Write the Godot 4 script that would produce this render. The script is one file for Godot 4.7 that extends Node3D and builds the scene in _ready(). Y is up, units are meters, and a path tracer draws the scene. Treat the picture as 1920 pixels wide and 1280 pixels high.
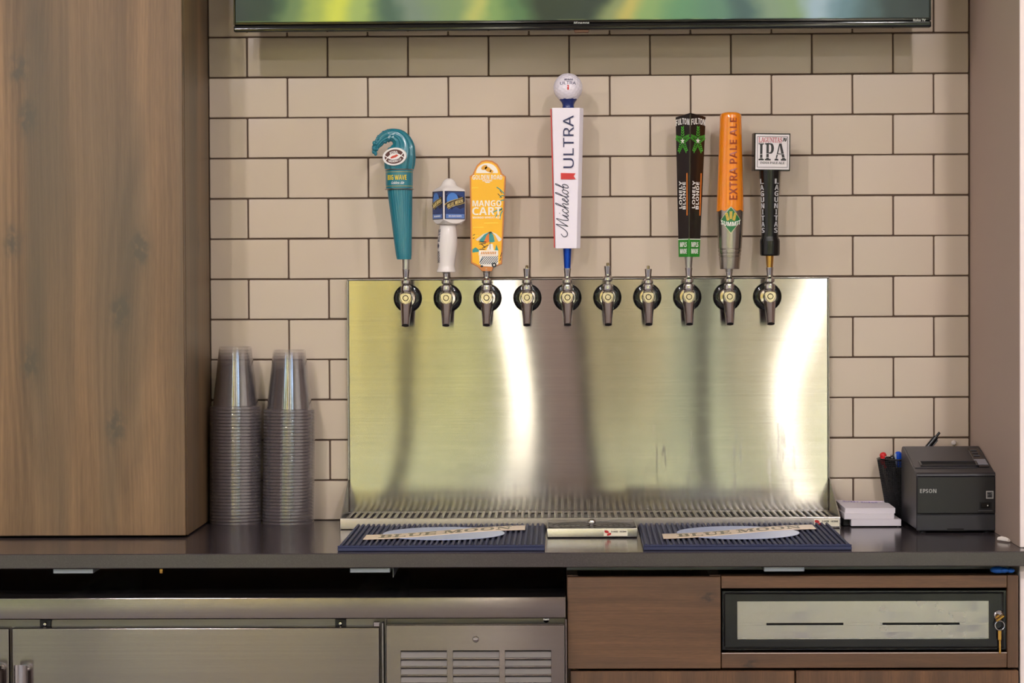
extends Node3D
# A bar back: subway tile, a steel draught backsplash with ten taps, a quartz worktop, steel cooler and oak cabinets.
# Metres, y up; the tile face is the plane z = 0 and the room lies towards +z.

const TOP := 0.914          # worktop surface
const TILE_W := 0.1545
const TILE_H := 0.0773

# ---------------------------------------------------------------- geometry collector
class Geo:
	var p := PackedVector3Array()
	var t := PackedVector2Array()
	var xf := Transform3D.IDENTITY
	func _init(s := 1.0, at := Vector3.ZERO) -> void:
		xf = Transform3D(Basis.from_scale(Vector3(s, s, s)), at)
	func tri(a: Vector3, b: Vector3, c: Vector3, ua := Vector2.ZERO, ub := Vector2.ZERO, uc := Vector2.ZERO) -> void:
		p.append(xf * a); p.append(xf * b); p.append(xf * c)
		t.append(ua); t.append(ub); t.append(uc)
	func quad(a: Vector3, b: Vector3, c: Vector3, d: Vector3, ua := Vector2.ZERO, ub := Vector2.ZERO, uc := Vector2.ZERO, ud := Vector2.ZERO) -> void:
		tri(a, b, c, ua, ub, uc); tri(a, c, d, ua, uc, ud)
	# box with chamfered edges; texture coordinates in metres, turned a quarter when swap is set
	func box(c: Vector3, s: Vector3, r := 0.0, swap := false, off := Vector2.ZERO) -> void:
		var h := s / 2.0
		r = minf(r, minf(h.x, minf(h.y, h.z)) * 0.98)
		for ax in 3:
			for sg in [-1.0, 1.0]:
				var u := (ax + 1) % 3
				var w := (ax + 2) % 3
				var q := []
				for k in [[-1, -1], [1, -1], [1, 1], [-1, 1]]:
					var v := Vector3.ZERO
					v[ax] = sg * h[ax]
					v[u] = k[0] * (h[u] - r)
					v[w] = k[1] * (h[w] - r)
					q.append(v)
				if sg < 0: q.reverse()
				_face(c, q, ax, swap, off)
		if r <= 0.0: return
		for ax in 3:
			var u := (ax + 1) % 3
			var w := (ax + 2) % 3
			for su in [-1.0, 1.0]:
				for sw in [-1.0, 1.0]:
					var q := []
					for k in [[-1, 0], [1, 0], [1, 1], [-1, 1]]:
						var v := Vector3.ZERO
						v[ax] = k[0] * (h[ax] - r)
						v[u] = su * (h[u] - (r if k[1] == 1 else 0.0))
						v[w] = sw * (h[w] - (0.0 if k[1] == 1 else r))
						q.append(v)
					if su * sw > 0: q.reverse()
					_face(c, q, u, swap, off)
		for sx in [-1.0, 1.0]:
			for sy in [-1.0, 1.0]:
				for sz in [-1.0, 1.0]:
					var a := Vector3(sx * h.x, sy * (h.y - r), sz * (h.z - r))
					var b := Vector3(sx * (h.x - r), sy * h.y, sz * (h.z - r))
					var d := Vector3(sx * (h.x - r), sy * (h.y - r), sz * h.z)
					if sx * sy * sz > 0: tri(c + a, c + b, c + d)
					else: tri(c + a, c + d, c + b)
	func _face(c: Vector3, q: Array, ax: int, swap: bool, off: Vector2) -> void:
		var uv := []
		for v in q:
			var e := Vector2(v.x, v.y)
			if ax == 0: e = Vector2(v.z, v.y)
			elif ax == 1: e = Vector2(v.x, v.z)
			if swap: e = Vector2(e.y, e.x)
			uv.append(e + off)
		quad(c + q[0], c + q[1], c + q[2], c + q[3], uv[0], uv[1], uv[2], uv[3])
	# closed rings of equal length, joined one to the next
	func loft(rings: Array, cap0 := true, cap1 := true) -> void:
		var n: int = rings[0].size()
		for i in rings.size() - 1:
			for k in n:
				var k2 := (k + 1) % n
				var u0 := float(k) / n
				var u1 := float(k + 1) / n
				var v0 := float(i) / (rings.size() - 1)
				var v1 := float(i + 1) / (rings.size() - 1)
				quad(rings[i][k], rings[i][k2], rings[i + 1][k2], rings[i + 1][k], Vector2(u0, v0), Vector2(u1, v0), Vector2(u1, v1), Vector2(u0, v1))
		if cap0: _cap(rings[0], true)
		if cap1: _cap(rings[rings.size() - 1], false)
	func _cap(r, flip: bool) -> void:
		var c := Vector3.ZERO
		for v in r: c += v
		c /= r.size()
		for k in r.size():
			if flip: tri(c, r[(k + 1) % r.size()], r[k])
			else: tri(c, r[k], r[(k + 1) % r.size()])
	# profile of (radius, height) turned about the y axis (or the z axis)
	func lathe(prof: Array, seg := 32, at := Vector3.ZERO, along_z := false, cap0 := true, cap1 := true) -> void:
		var rings := []
		for q in prof:
			var ring := []
			for k in seg:
				var a := -TAU * k / seg
				if along_z: ring.append(at + Vector3(cos(-a) * q.x, sin(-a) * q.x, q.y))
				else: ring.append(at + Vector3(cos(a) * q.x, q.y, sin(a) * q.x))
			rings.append(ring)
		loft(rings, cap0, cap1)
	func tube(path: Array, rad: Array, seg := 16, caps := true, flat := 1.0, ridges := 0, depth := 0.0) -> void:
		var rings := []
		var side := Vector3.ZERO
		for i in path.size():
			var d: Vector3 = (path[mini(i + 1, path.size() - 1)] - path[maxi(i - 1, 0)]).normalized()
			if side == Vector3.ZERO: side = (Vector3(0, 0, 1) if absf(d.z) < 0.9 else Vector3(1, 0, 0))
			side = (side - d * side.dot(d)).normalized()
			var o := side.cross(d)
			var ring := []
			for k in seg:
				var a := TAU * k / seg
				var r: float = rad[i] * (1.0 + (depth * cos(a * ridges) if ridges else 0.0))
				ring.append(path[i] + o * cos(a) * r + side * sin(a) * r * flat)
			rings.append(ring)
		loft(rings, caps, caps)
	# outline (any winding) pushed from z0 to z1, its front edge chamfered
	func slab(poly: PackedVector2Array, z0: float, z1: float, bev := 0.0, back := true) -> void:
		if Geometry2D.is_polygon_clockwise(poly): poly.reverse()
		var n := poly.size()
		var inn := PackedVector2Array()
		for i in n:
			var a := poly[(i + n - 1) % n]
			var b := poly[i]
			var c := poly[(i + 1) % n]
			var m := ((b - a).normalized() + (c - b).normalized()).normalized()
			inn.append(b + Vector2(-m.y, m.x) * bev)
		var ix := Geometry2D.triangulate_polygon(inn)
		for i in range(0, ix.size(), 3):
			var a := inn[ix[i]]
			var b := inn[ix[i + 1]]
			var c := inn[ix[i + 2]]
			if (b - a).cross(c - a) < 0:
				var e := b; b = c; c = e
			tri(Vector3(a.x, a.y, z1), Vector3(b.x, b.y, z1), Vector3(c.x, c.y, z1), a, b, c)
			if back: tri(Vector3(a.x, a.y, z0), Vector3(c.x, c.y, z0), Vector3(b.x, b.y, z0))
		for i in n:
			var j := (i + 1) % n
			quad(Vector3(poly[i].x, poly[i].y, z0), Vector3(poly[j].x, poly[j].y, z0), Vector3(poly[j].x, poly[j].y, z1 - bev), Vector3(poly[i].x, poly[i].y, z1 - bev))
			if bev > 0.0:
				quad(Vector3(poly[i].x, poly[i].y, z1 - bev), Vector3(poly[j].x, poly[j].y, z1 - bev), Vector3(inn[j].x, inn[j].y, z1), Vector3(inn[i].x, inn[i].y, z1))
	func ball(c: Vector3, r: Vector3, seg := 16, rows := 10) -> void:
		var rings := []
		for i in rows + 1:
			var la := PI * (float(i) / rows - 0.5)
			var ring := []
			for k in seg:
				var a := -TAU * k / seg
				ring.append(c + Vector3(cos(la) * cos(a) * r.x, sin(la) * r.y, cos(la) * sin(a) * r.z))
			rings.append(ring)
		loft(rings, false, false)
	# flat ribbon along a line in the xy plane
	func stroke(pts: Array, w: float, z: float, h := 0.3) -> void:
		var rings := []
		for i in pts.size():
			var d: Vector2 = (pts[mini(i + 1, pts.size() - 1)] - pts[maxi(i - 1, 0)]).normalized()
			var o := Vector2(-d.y, d.x) * w / 2.0
			var q: Vector2 = pts[i]
			rings.append([Vector3(q.x + o.x, q.y + o.y, z), Vector3(q.x + o.x, q.y + o.y, z + h), Vector3(q.x - o.x, q.y - o.y, z + h), Vector3(q.x - o.x, q.y - o.y, z)])
		loft(rings)
	# lettering fitted into a w by h rectangle round the origin, then moved by the map
	func text(s: String, font: Font, w: float, h: float, depth: float, map: Callable) -> void:
		var tm := TextMesh.new()
		tm.text = s
		tm.font = font
		tm.font_size = 32
		tm.pixel_size = 0.01
		tm.depth = 0.05
		tm.curve_step = 2.0
		var ar := tm.get_mesh_arrays()
		var v: PackedVector3Array = ar[Mesh.ARRAY_VERTEX]
		if v.is_empty(): return
		var lo := v[0]
		var hi := v[0]
		for q in v:
			lo = lo.min(q); hi = hi.max(q)
		var sz := hi - lo
		var moved := PackedVector3Array()
		for q in v:
			var e := (q - lo) / sz
			moved.append(map.call(Vector3((e.x - 0.5) * w, (e.y - 0.5) * h, e.z * depth)))
		var ix: PackedInt32Array = ar[Mesh.ARRAY_INDEX] if ar[Mesh.ARRAY_INDEX] != null else PackedInt32Array(range(v.size()))
		for i in range(0, ix.size(), 3):
			tri(moved[ix[i]], moved[ix[i + 2]], moved[ix[i + 1]])
	func mesh(crease := 38.0) -> ArrayMesh:
		var n := p.size() / 3
		var fn := PackedVector3Array()
		var at := {}
		var keys := PackedInt32Array()
		for i in n:
			var a := p[i * 3]
			fn.append((p[i * 3 + 1] - a).cross(p[i * 3 + 2] - a))
			for k in 3:
				var q := Vector3i((p[i * 3 + k] * 200000.0).round())
				if not at.has(q): at[q] = []
				at[q].append(i)
		var lim := cos(deg_to_rad(crease))
		var unit := PackedVector3Array()
		for f in fn: unit.append(f.normalized())
		var nn := PackedVector3Array()
		var vv := PackedVector3Array()
		var tt := PackedVector2Array()
		for i in n:
			if fn[i].length_squared() < 1e-22: continue
			for k in [0, 2, 1]:
				var m := Vector3.ZERO
				for j in at[Vector3i((p[i * 3 + k] * 200000.0).round())]:
					if unit[i].dot(unit[j]) >= lim: m += fn[j]
				vv.append(p[i * 3 + k])
				nn.append(m.normalized())
				tt.append(t[i * 3 + k])
		var arr := []
		arr.resize(Mesh.ARRAY_MAX)
		arr[Mesh.ARRAY_VERTEX] = vv
		arr[Mesh.ARRAY_NORMAL] = nn
		arr[Mesh.ARRAY_TEX_UV] = tt
		var am := ArrayMesh.new()
		am.add_surface_from_arrays(Mesh.PRIMITIVE_TRIANGLES, arr)
		return am

# ---------------------------------------------------------------- naming and grouping
var used := {}
func numbered(called: String) -> String:
	var k: int = used.get(called, 0)
	used[called] = k + 1
	return called if k == 0 else "%s_%03d" % [called, k]

func tag(o: Node, label: String, category := "", group := "", kind := "") -> void:
	if label: o.set_meta("label", label)
	if category: o.set_meta("category", category)
	if group: o.set_meta("group", group)
	if kind: o.set_meta("kind", kind)

func thing(called: String, label: String, category: String, at := Vector3.ZERO, group := "") -> Node3D:
	var o := Node3D.new()
	o.name = numbered(called)
	add_child(o, true)
	o.position = at
	tag(o, label, category, group)
	return o

func part(called: String, g, m: Material, parent: Node = self, crease := 38.0) -> MeshInstance3D:
	var o := MeshInstance3D.new()
	o.mesh = g if g is Mesh else g.mesh(crease)
	o.material_override = m
	o.name = numbered(called) if parent == self else called
	parent.add_child(o, true)
	return o

func struct(called: String, g, m: Material, label := "", parent: Node = self) -> MeshInstance3D:
	var o := part(called, g, m, parent)
	tag(o, label, "", "", "structure")
	return o

func block(c: Vector3, s: Vector3, r := 0.0, swap := false, off := Vector2.ZERO) -> Geo:
	var g := Geo.new()
	g.box(c, s, r, swap, off)
	return g

# corners a and b of a box
func span(a: Vector3, b: Vector3, r := 0.0, swap := false, off := Vector2.ZERO) -> Geo:
	return block((a + b) / 2.0, (b - a).abs(), r, swap, off)

func turned(c: Vector3, s: Vector3, euler: Vector3, r := 0.0) -> Geo:
	var g := Geo.new()
	g.xf = Transform3D(Basis.from_euler(euler), c)
	g.box(Vector3.ZERO, s, r)
	return g

# ---------------------------------------------------------------- materials
func mat(c: Color, rough := 0.5, metal := 0.0, spec := 0.5) -> StandardMaterial3D:
	var m := StandardMaterial3D.new()
	m.albedo_color = c
	m.roughness = rough
	m.metallic = metal
	m.metallic_specular = spec
	return m

func c8(r: int, g: int, b: int) -> Color:
	return Color(r / 255.0, g / 255.0, b / 255.0)

func steel(c: Color, rough: float, aniso: float, scale := Vector3(2, 2, 1)) -> StandardMaterial3D:
	var m := mat(c, rough, 1.0)
	m.anisotropy_enabled = true
	m.anisotropy = aniso
	m.albedo_texture = brushed
	m.uv1_scale = scale
	return m

var brushed: ImageTexture
func make_brushed() -> ImageTexture:
	var rng := RandomNumberGenerator.new()
	rng.seed = 11
	var im := Image.create(512, 512, false, Image.FORMAT_RGB8)
	for y in 512:
		var row := rng.randf_range(0.965, 1.0)
		var v := row
		var left := 0
		for x in 512:
			if left <= 0:
				v = row * rng.randf_range(0.975, 1.0)
				left = rng.randi_range(10, 90)
			left -= 1
			im.set_pixel(x, y, Color(v, v, v))
	return ImageTexture.create_from_image(im)

# the backsplash sheet: horizontal brushing, with dried drips and wiped patches of residue low on its right half
func make_residue(m: StandardMaterial3D) -> void:
	var rng := RandomNumberGenerator.new()
	rng.seed = 23
	var w := 1024
	var h := 512
	var res := PackedFloat32Array()
	res.resize(w * h)
	for k in 26:
		var x := rng.randf_range(0.62, 0.93)
		var y0 := rng.randf_range(0.62, 0.86)
		var y1 := y0 + rng.randf_range(0.06, 0.26)
		var wd := rng.randf_range(0.8, 2.4)
		var a := rng.randf_range(0.18, 0.6)
		for y in range(int(y0 * h), mini(h, int(y1 * h))):
			x += rng.randf_range(-0.0004, 0.0004)
			for dx in range(-4, 5):
				var px := int(x * w) + dx
				if px >= 0 and px < w: res[y * w + px] = maxf(res[y * w + px], a * exp(-dx * dx / (wd * wd)))
	var nz := FastNoiseLite.new()
	nz.seed = 6
	nz.frequency = 0.02
	var al := Image.create(w, h, false, Image.FORMAT_RGB8)
	var ro := Image.create(w, h, false, Image.FORMAT_RGB8)
	for y in h:
		var row := rng.randf_range(0.965, 1.0)
		var v := row
		var left := 0
		for x in w:
			if left <= 0:
				v = row * rng.randf_range(0.975, 1.0)
				left = rng.randi_range(10, 120)
			left -= 1
			var q := res[y * w + x] * clampf(0.6 + nz.get_noise_2d(x, y) * 1.4, 0.0, 1.0)
			al.set_pixel(x, y, Color(v * (1.0 - q * 0.08), v * (1.0 - q * 0.08), v * (1.0 - q * 0.06)))
			var k := 0.108 + 0.02 * clampf(nz.get_noise_2d(x * 0.7 + 300.0, y * 1.3), 0.0, 1.0) + 0.22 * q
			ro.set_pixel(x, y, Color(k, k, k))
	m.albedo_texture = ImageTexture.create_from_image(al)
	m.roughness_texture = ImageTexture.create_from_image(ro)

# laminate oak: grain runs along v
func make_wood(w: int, h: int, sd: int, dark: Color, light: Color, ash: Color, knots: Array) -> ImageTexture:
	var n1 := FastNoiseLite.new()
	n1.seed = sd
	n1.frequency = 1.0
	n1.fractal_octaves = 3
	var n2 := FastNoiseLite.new()
	n2.seed = sd + 5
	n2.frequency = 1.0
	n2.fractal_octaves = 2
	var im := Image.create(w, h, false, Image.FORMAT_RGB8)
	for y in h:
		var fy := float(y) / h
		for x in w:
			var fx := float(x) / w
			var bend := 0.012 * n2.get_noise_2d(fx * 3.0, fy * 2.0)
			var knot := 0.0
			var cath := 0.0
			for k in knots:
				var dx: float = fx - k.x
				var dy: float = (fy - k.y) * float(h) / w
				var e := exp(-(dx * dx / 0.004 + dy * dy / 0.09))
				bend += k.z * e * dx * 3.5
				cath += e
				knot += clampf(exp(-(dx * dx / 0.0005 + dy * dy / 0.001)) * (0.75 + 1.3 * n1.get_noise_2d(fx * 40.0, fy * 60.0)), 0.0, 1.0)
			var u := fx + bend
			var board := n1.get_noise_2d(u * 7.0, fy * 0.45 + 7.0)
			var rings := sin((u * 30.0 + 1.6 * n2.get_noise_2d(u * 4.0, fy * 0.8 + 3.0) + cath * 3.0 * fy) * TAU * 0.6)
			var fine := n1.get_noise_2d(u * 120.0, fy * 2.6)
			var fleck := n2.get_noise_2d(u * 330.0, fy * 26.0)
			var v := clampf(0.55 + 0.36 * board + (0.04 + 0.06 * minf(cath, 1.0)) * rings + 0.20 * fine + 0.14 * fleck, 0.0, 1.0)
			var c := dark.lerp(light, v)
			c = c.lerp(ash, clampf(0.5 * n1.get_noise_2d(u * 5.0 + 9.0, fy * 1.1) + 0.10 + 0.22 * minf(cath, 1.0) + knot * 0.8, 0.0, 0.9))
			im.set_pixel(x, y, c)
	return ImageTexture.create_from_image(im)

func speckle(base: Color, amp: float, sd: int, size := 256) -> ImageTexture:
	var rng := RandomNumberGenerator.new()
	rng.seed = sd
	var im := Image.create(size, size, false, Image.FORMAT_RGB8)
	for y in size:
		for x in size:
			var k := 1.0 + rng.randf_range(-amp, amp) + (amp * 2.2 if rng.randf() < 0.02 else 0.0)
			im.set_pixel(x, y, Color(base.r * k, base.g * k, base.b * k))
	return ImageTexture.create_from_image(im)

var M := {}
var bold: SystemFont
var plain: SystemFont
var serif: SystemFont
func make_materials() -> void:
	bold = SystemFont.new(); bold.font_names = PackedStringArray(["Droid Sans"]); bold.font_weight = 700
	plain = SystemFont.new(); plain.font_names = PackedStringArray(["Droid Sans"])
	serif = SystemFont.new(); serif.font_names = PackedStringArray(["Droid Serif"]); serif.font_weight = 700
	brushed = make_brushed()
	M.tiles = []
	for k in 4:
		M.tiles.append(mat([c8(200, 183, 165), c8(197, 181, 163), c8(202, 186, 168), c8(198, 181, 162)][k], 0.2))
	M.grout = mat(c8(88, 70, 56), 0.9)
	M.plaster = mat(c8(176, 154, 140), 0.6)
	M.plaster_pale = mat(c8(236, 222, 216), 0.7)
	M.white_wall = mat(c8(226, 222, 214), 0.8)
	M.floor = mat(c8(128, 118, 112), 0.5)
	M.oak = mat(Color.WHITE, 0.42)
	M.oak.albedo_texture = make_wood(640, 1280, 3, c8(88, 67, 45), c8(146, 114, 80), c8(78, 70, 56), [Vector3(0.512, 0.529, 0.1), Vector3(0.469, 0.665, 0.08), Vector3(0.834, 0.675, 0.05), Vector3(0.512, 0.8, 0.06), Vector3(0.76, 0.872, 0.1), Vector3(0.775, 0.744, 0.05), Vector3(0.49, 0.475, 0.06), Vector3(0.15, 0.3, 0.06)])
	M.oak.uv1_scale = Vector3(1.6, -0.62, 1)
	M.oak_dark = mat(Color.WHITE, 0.45)
	M.oak_dark.albedo_texture = make_wood(384, 768, 21, c8(66, 45, 30), c8(126, 89, 60), c8(60, 45, 36), [Vector3(0.5, 0.4, 0.09), Vector3(0.3, 0.75, 0.05)])
	M.oak_dark.uv1_scale = Vector3(2.6, 1.3, 1)
	M.quartz = mat(Color.WHITE, 0.16)
	M.quartz.albedo_texture = speckle(c8(63, 56, 58), 0.08, 5)
	M.quartz.uv1_scale = Vector3(4, 4, 1)
	M.plate = steel(Color(0.72, 0.71, 0.70), 1.0, -1.0, Vector3(1.0 / 0.9145, 1.0 / 0.4435, 1))
	make_residue(M.plate)
	M.steel = steel(Color(0.70, 0.68, 0.665), 0.26, -0.8)
	M.cooler = steel(Color(0.58, 0.545, 0.54), 0.16, -0.9, Vector3(1, 3, 1))
	M.steel_dull = steel(Color(0.56, 0.54, 0.52), 0.42, -0.5)
	M.trim_steel = mat(Color(0.86, 0.85, 0.82), 0.25, 1.0)
	M.chrome = mat(Color(0.78, 0.76, 0.76), 0.1, 1.0)
	M.chrome_dark = mat(Color(0.76, 0.72, 0.73), 0.1, 1.0)
	M.nickel = mat(Color(0.80, 0.76, 0.66), 0.24, 1.0)
	M.silver = mat(Color(0.74, 0.73, 0.72), 0.28, 1.0)
	M.black = mat(c8(18, 18, 19), 0.16)
	M.black_gloss = mat(c8(14, 14, 15), 0.08)
	M.black_matte = mat(c8(26, 26, 27), 0.55)
	M.void = mat(c8(14, 13, 12), 0.8)
	M.galv = mat(c8(140, 146, 152), 0.5, 0.6)
	M.brass = mat(Color(0.78, 0.6, 0.32), 0.25, 1.0)
	M.navy = mat(c8(40, 46, 78), 0.55)

func _ready() -> void:
	# --- camera
	var cam := Camera3D.new()
	cam.name = "camera"
	cam.fov = 15.5331
	cam.position = Vector3(0.51505, 1.35910, 4.8)
	cam.rotation = Vector3(-0.0214189, 0.0180183, -0.0048851)
	cam.near = 0.05
	cam.far = 200.0
	add_child(cam)
	cam.current = true
	# --- sky, sun, exposure
	var env := Environment.new()
	var sky := Sky.new()
	var sm := ProceduralSkyMaterial.new()
	sm.sky_top_color = c8(96, 140, 200)
	sm.sky_horizon_color = c8(205, 218, 228)
	sm.ground_horizon_color = c8(150, 150, 140)
	sm.ground_bottom_color = c8(110, 108, 100)
	sm.sun_angle_max = 1.0
	sky.sky_material = sm
	env.background_mode = Environment.BG_SKY
	env.sky = sky
	env.background_energy_multiplier = 7.0
	env.tonemap_mode = Environment.TONE_MAPPER_LINEAR
	env.tonemap_exposure = 1.0
	env.sdfgi_enabled = true
	env.ssao_enabled = true
	env.ssil_enabled = true
	var we := WorldEnvironment.new()
	we.name = "world_environment"
	we.environment = env
	add_child(we)
	var sun := DirectionalLight3D.new()
	sun.name = "sun"
	sun.rotation = Vector3(deg_to_rad(-62), deg_to_rad(160), 0)
	sun.light_energy = 19.0
	sun.light_color = Color(1.0, 0.95, 0.85)
	sun.light_angular_distance = 0.5
	sun.shadow_enabled = true
	add_child(sun)
	make_materials()
	room()
	downlights()
	outdoors()
	tile_wall()
	wall_cabinet()
	worktop()
	cooler()
	base_cabinets()
	cash_drawer()
	backsplash()
	for k in 10:
		faucet(k)
	handles()
	television()
	cups()
	mats()
	rinser()
	printer()
	pens()
	pads()
	oddments()

# ---------------------------------------------------------------- the room
func room() -> void:
	struct("floor", span(Vector3(-4.2, -0.12, -0.3), Vector3(5.2, 0.0, 8.15)), M.floor, "grey floor of the bar room")
	struct("ceiling", span(Vector3(-4.2, 3.4, -0.3), Vector3(5.2, 3.55, 8.15)), M.white_wall, "white ceiling of the bar room")
	struct("wall_left", span(Vector3(-4.2, 0, -0.3), Vector3(-4.0, 3.4, 8.15)), M.white_wall, "pale side wall beyond the oak cabinet")
	struct("wall_east", span(Vector3(5.0, 0, -0.3), Vector3(5.2, 3.4, 8.15)), M.white_wall, "pale side wall far beyond the printer corner")
	# the return beside the printer: a painted cheek and a paler face towards the room
	var g := Geo.new()
	var o := PackedVector2Array([Vector2(1.3055, 0.003), Vector2(1.2995, -0.54), Vector2(4.99, -0.54), Vector2(4.99, 0.003)])
	g.xf = Transform3D(Basis(Vector3(1, 0, 0), Vector3(0, 0, -1), Vector3(0, 1, 0)), Vector3(0, 0, 0))
	g.slab(o, 0.9145, 3.399)
	struct("wall_right", g, M.plaster, "taupe painted return wall beside the receipt printer")
	struct("trim_1", span(Vector3(1.2993, 0.9145, 0.5403), Vector3(4.99, 3.399, 0.5463), 0.001), M.plaster_pale, "pale front face of the return wall")
	struct("wall_below", span(Vector3(1.2935, 0.0, -0.06), Vector3(4.99, 0.888, 0.575), 0.001), M.plaster_pale, "pale wall end under the worktop beside the cabinet")
	# shop front: piers, sill, head and mullions round open glazing
	g = Geo.new()
	g.box(Vector3(0.5, 3.225, 8.0), Vector3(8.99, 0.35, 0.2))
	for q in [[-3.8, 0.4], [0.52, 0.26], [4.7, 0.6]]:
		g.box(Vector3(q[0], 1.525, 8.0), Vector3(q[1], 3.05, 0.2), 0.004)
	struct("wall_front", g, M.plaster, "taupe piers and head of the shop front behind the camera")
	var fm := mat(c8(46, 42, 38), 0.4)
	for q in [[-3.6, 0.39, 1], [0.65, 4.4, 2]]:
		var fr := Geo.new()
		var w: float = q[1] - q[0]
		for y in [0.03, 3.02]:
			fr.box(Vector3(q[0] + w / 2, y, 8.0), Vector3(w, 0.06, 0.08), 0.004)
		for x in ([-3.57, -1.7, -0.37, 0.36] if q[2] == 1 else [0.68, 1.33, 2.75, 4.37]):
			fr.box(Vector3(x, 1.525, 8.0), Vector3(0.09, 2.93, 0.085), 0.004)
		var win := struct("window_%d" % q[2], fr, fm, "dark framed shop front window behind the camera")
		var pm := mat(Color(0.95, 1.0, 0.97, 0.06), 0.02)
		pm.transparency = BaseMaterial3D.TRANSPARENCY_ALPHA
		part("pane", block(Vector3(q[0] + w / 2, 1.525, 8.0), Vector3(w - 0.02, 2.95, 0.008)), pm, win)

func downlights() -> void:
	var ring := mat(c8(225, 222, 215), 0.5)
	var glow := mat(Color.WHITE, 0.6)
	glow.emission_enabled = true
	glow.emission = Color(1.0, 0.967, 0.985)
	glow.emission_energy_multiplier = 6.0
	var n := 0
	for q in [[-0.8, 3.3, 0.7], [1.5, 3.3, 0.6], [-2.8, 3.3, 0.5], [3.6, 3.3, 0.5], [-0.9, 6.0, 1.0], [1.9, 6.0, 0.75]]:
		var at := Vector3(q[0], 3.3995, q[1])
		var t := thing("ceiling_downlight", ["round recessed downlight in the ceiling above the left taps", "round recessed downlight in the ceiling above the right taps", "round recessed downlight in the ceiling near the left side wall", "round recessed downlight in the ceiling near the right side wall", "round recessed downlight over the room behind the left taps' lamp", "round recessed downlight over the room behind the right taps' lamp"][n], "lamp", at, "recessed ceiling downlights")
		var g := Geo.new()
		g.lathe([Vector2(0.058, 0.0), Vector2(0.06, -0.006), Vector2(0.078, -0.006), Vector2(0.082, 0.0)], 32)
		part("trim_ring", g, ring, t)
		g = Geo.new()
		g.lathe([Vector2(0.057, -0.004), Vector2(0.057, -0.001)], 32)
		part("bulb", g, glow, t)
		var l := SpotLight3D.new()
		l.name = "lamp_light"
		l.position = Vector3(0, -0.012, 0)
		l.rotation.x = -PI / 2
		l.spot_angle = 78
		l.spot_angle_attenuation = 0.12
		l.spot_range = 14
		l.spot_attenuation = 2.0
		l.light_size = 0.055
		l.light_energy = 7.5 * q[2]
		l.light_color = Color(1.0, 0.967, 0.985)
		l.shadow_enabled = true
		t.add_child(l)
		n += 1

func outdoors() -> void:
	struct("ground", span(Vector3(-30, -0.3, 8.16), Vector3(30, -0.1, 60)), mat(c8(122, 128, 100), 0.9), "lawn outside the shop front")
	var white := mat(c8(240, 238, 232), 0.6)
	for q in [[0.204, 9.9, 0.19, "left"], [2.06, 9.9, 0.15, "right"]]:
		var t := thing("porch_post", "white square porch post outside the %s shop window" % q[3], "post", Vector3(q[0], -0.1, q[1]))
		part("shaft", block(Vector3(0, 1.6, 0), Vector3(q[2], 3.2, q[2]), 0.01), white, t)
		part("plinth", block(Vector3(0, 0.08, 0), Vector3(q[2] + 0.05, 0.16, q[2] + 0.05), 0.01), white, t)
	var bark := mat(c8(90, 74, 58), 0.9)
	var rng := RandomNumberGenerator.new()
	rng.seed = 4
	var leaf := Geo.new()
	leaf.quad(Vector3(-0.5, 0, 0), Vector3(0, -0.5, 0.1), Vector3(0.5, 0, 0), Vector3(0, 0.5, 0.1))
	var lm := leaf.mesh()
	var spots := [[-7.0, 17.0, 2.4, 0], [-3.9, 14.5, 1.7, 1], [-1.5, 13.8, 1.0, 2], [-0.3, 14.2, 0.75, 6], [0.85, 13.0, 0.55, 4], [1.45, 13.6, 0.5, 3], [2.3, 13.8, 0.7, 5], [4.2, 15.0, 1.4, 3], [7.6, 16.5, 2.4, 0], [-4.5, 20.0, 3.2, 1], [1.0, 20.5, 3.4, 3], [6.0, 20.0, 3.2, 1]]
	var words := ["tall dark green tree far left beyond the shop front", "broad mid green tree left of the yellow tree", "slender yellow tree left of the left porch post", "pale yellow green tree next to the yellow tree", "narrow olive brown tree between the two porch posts", "narrow grey green tree beside the olive brown tree", "beige leaved tree behind the right porch post", "broad grey green tree right of the right porch post", "tall dark green tree far right beyond the shop front", "wide background tree behind the broad mid green tree", "wide background tree behind the olive brown tree", "wide background tree behind the broad grey green tree"]
	var tones := [c8(98, 114, 76), c8(128, 140, 92), c8(184, 170, 84), c8(140, 148, 134), c8(140, 124, 90), c8(172, 160, 138), c8(166, 164, 110)]
	for i in spots.size():
		var s: Array = spots[i]
		var t := thing("tree", words[i], "tree", Vector3(s[0], -0.1, s[1]))
		var g := Geo.new()
		g.tube([Vector3(0, 0, 0), Vector3(0.05, 0.9, 0), Vector3(0, 2.2, 0.05)], [0.14, 0.11, 0.07], 10)
		part("trunk", g, bark, t)
		var m := mat(tones[s[3]], 0.7)
		m.backlight_enabled = true
		m.backlight = Color(0.35, 0.35, 0.25)
		var mm := MultiMesh.new()
		mm.transform_format = MultiMesh.TRANSFORM_3D
		mm.mesh = lm
		mm.instance_count = 2800
		for k in 2800:
			var d := Vector3(rng.randfn(), rng.randfn(), rng.randfn()).normalized() * pow(rng.randf(), 0.4)
			var at := Vector3(d.x * s[2], 2.3 + d.y * 2.3, d.z * s[2] * 0.8)
			var b := Basis.from_euler(Vector3(rng.randf() * TAU, rng.randf() * TAU, rng.randf() * TAU)) * rng.randf_range(0.16, 0.34)
			mm.set_instance_transform(k, Transform3D(b, at))
		var mi := MultiMeshInstance3D.new()
		mi.multimesh = mm
		mi.material_override = m
		mi.name = "foliage"
		mi.set_meta("kind", "stuff")
		t.add_child(mi)

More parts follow.
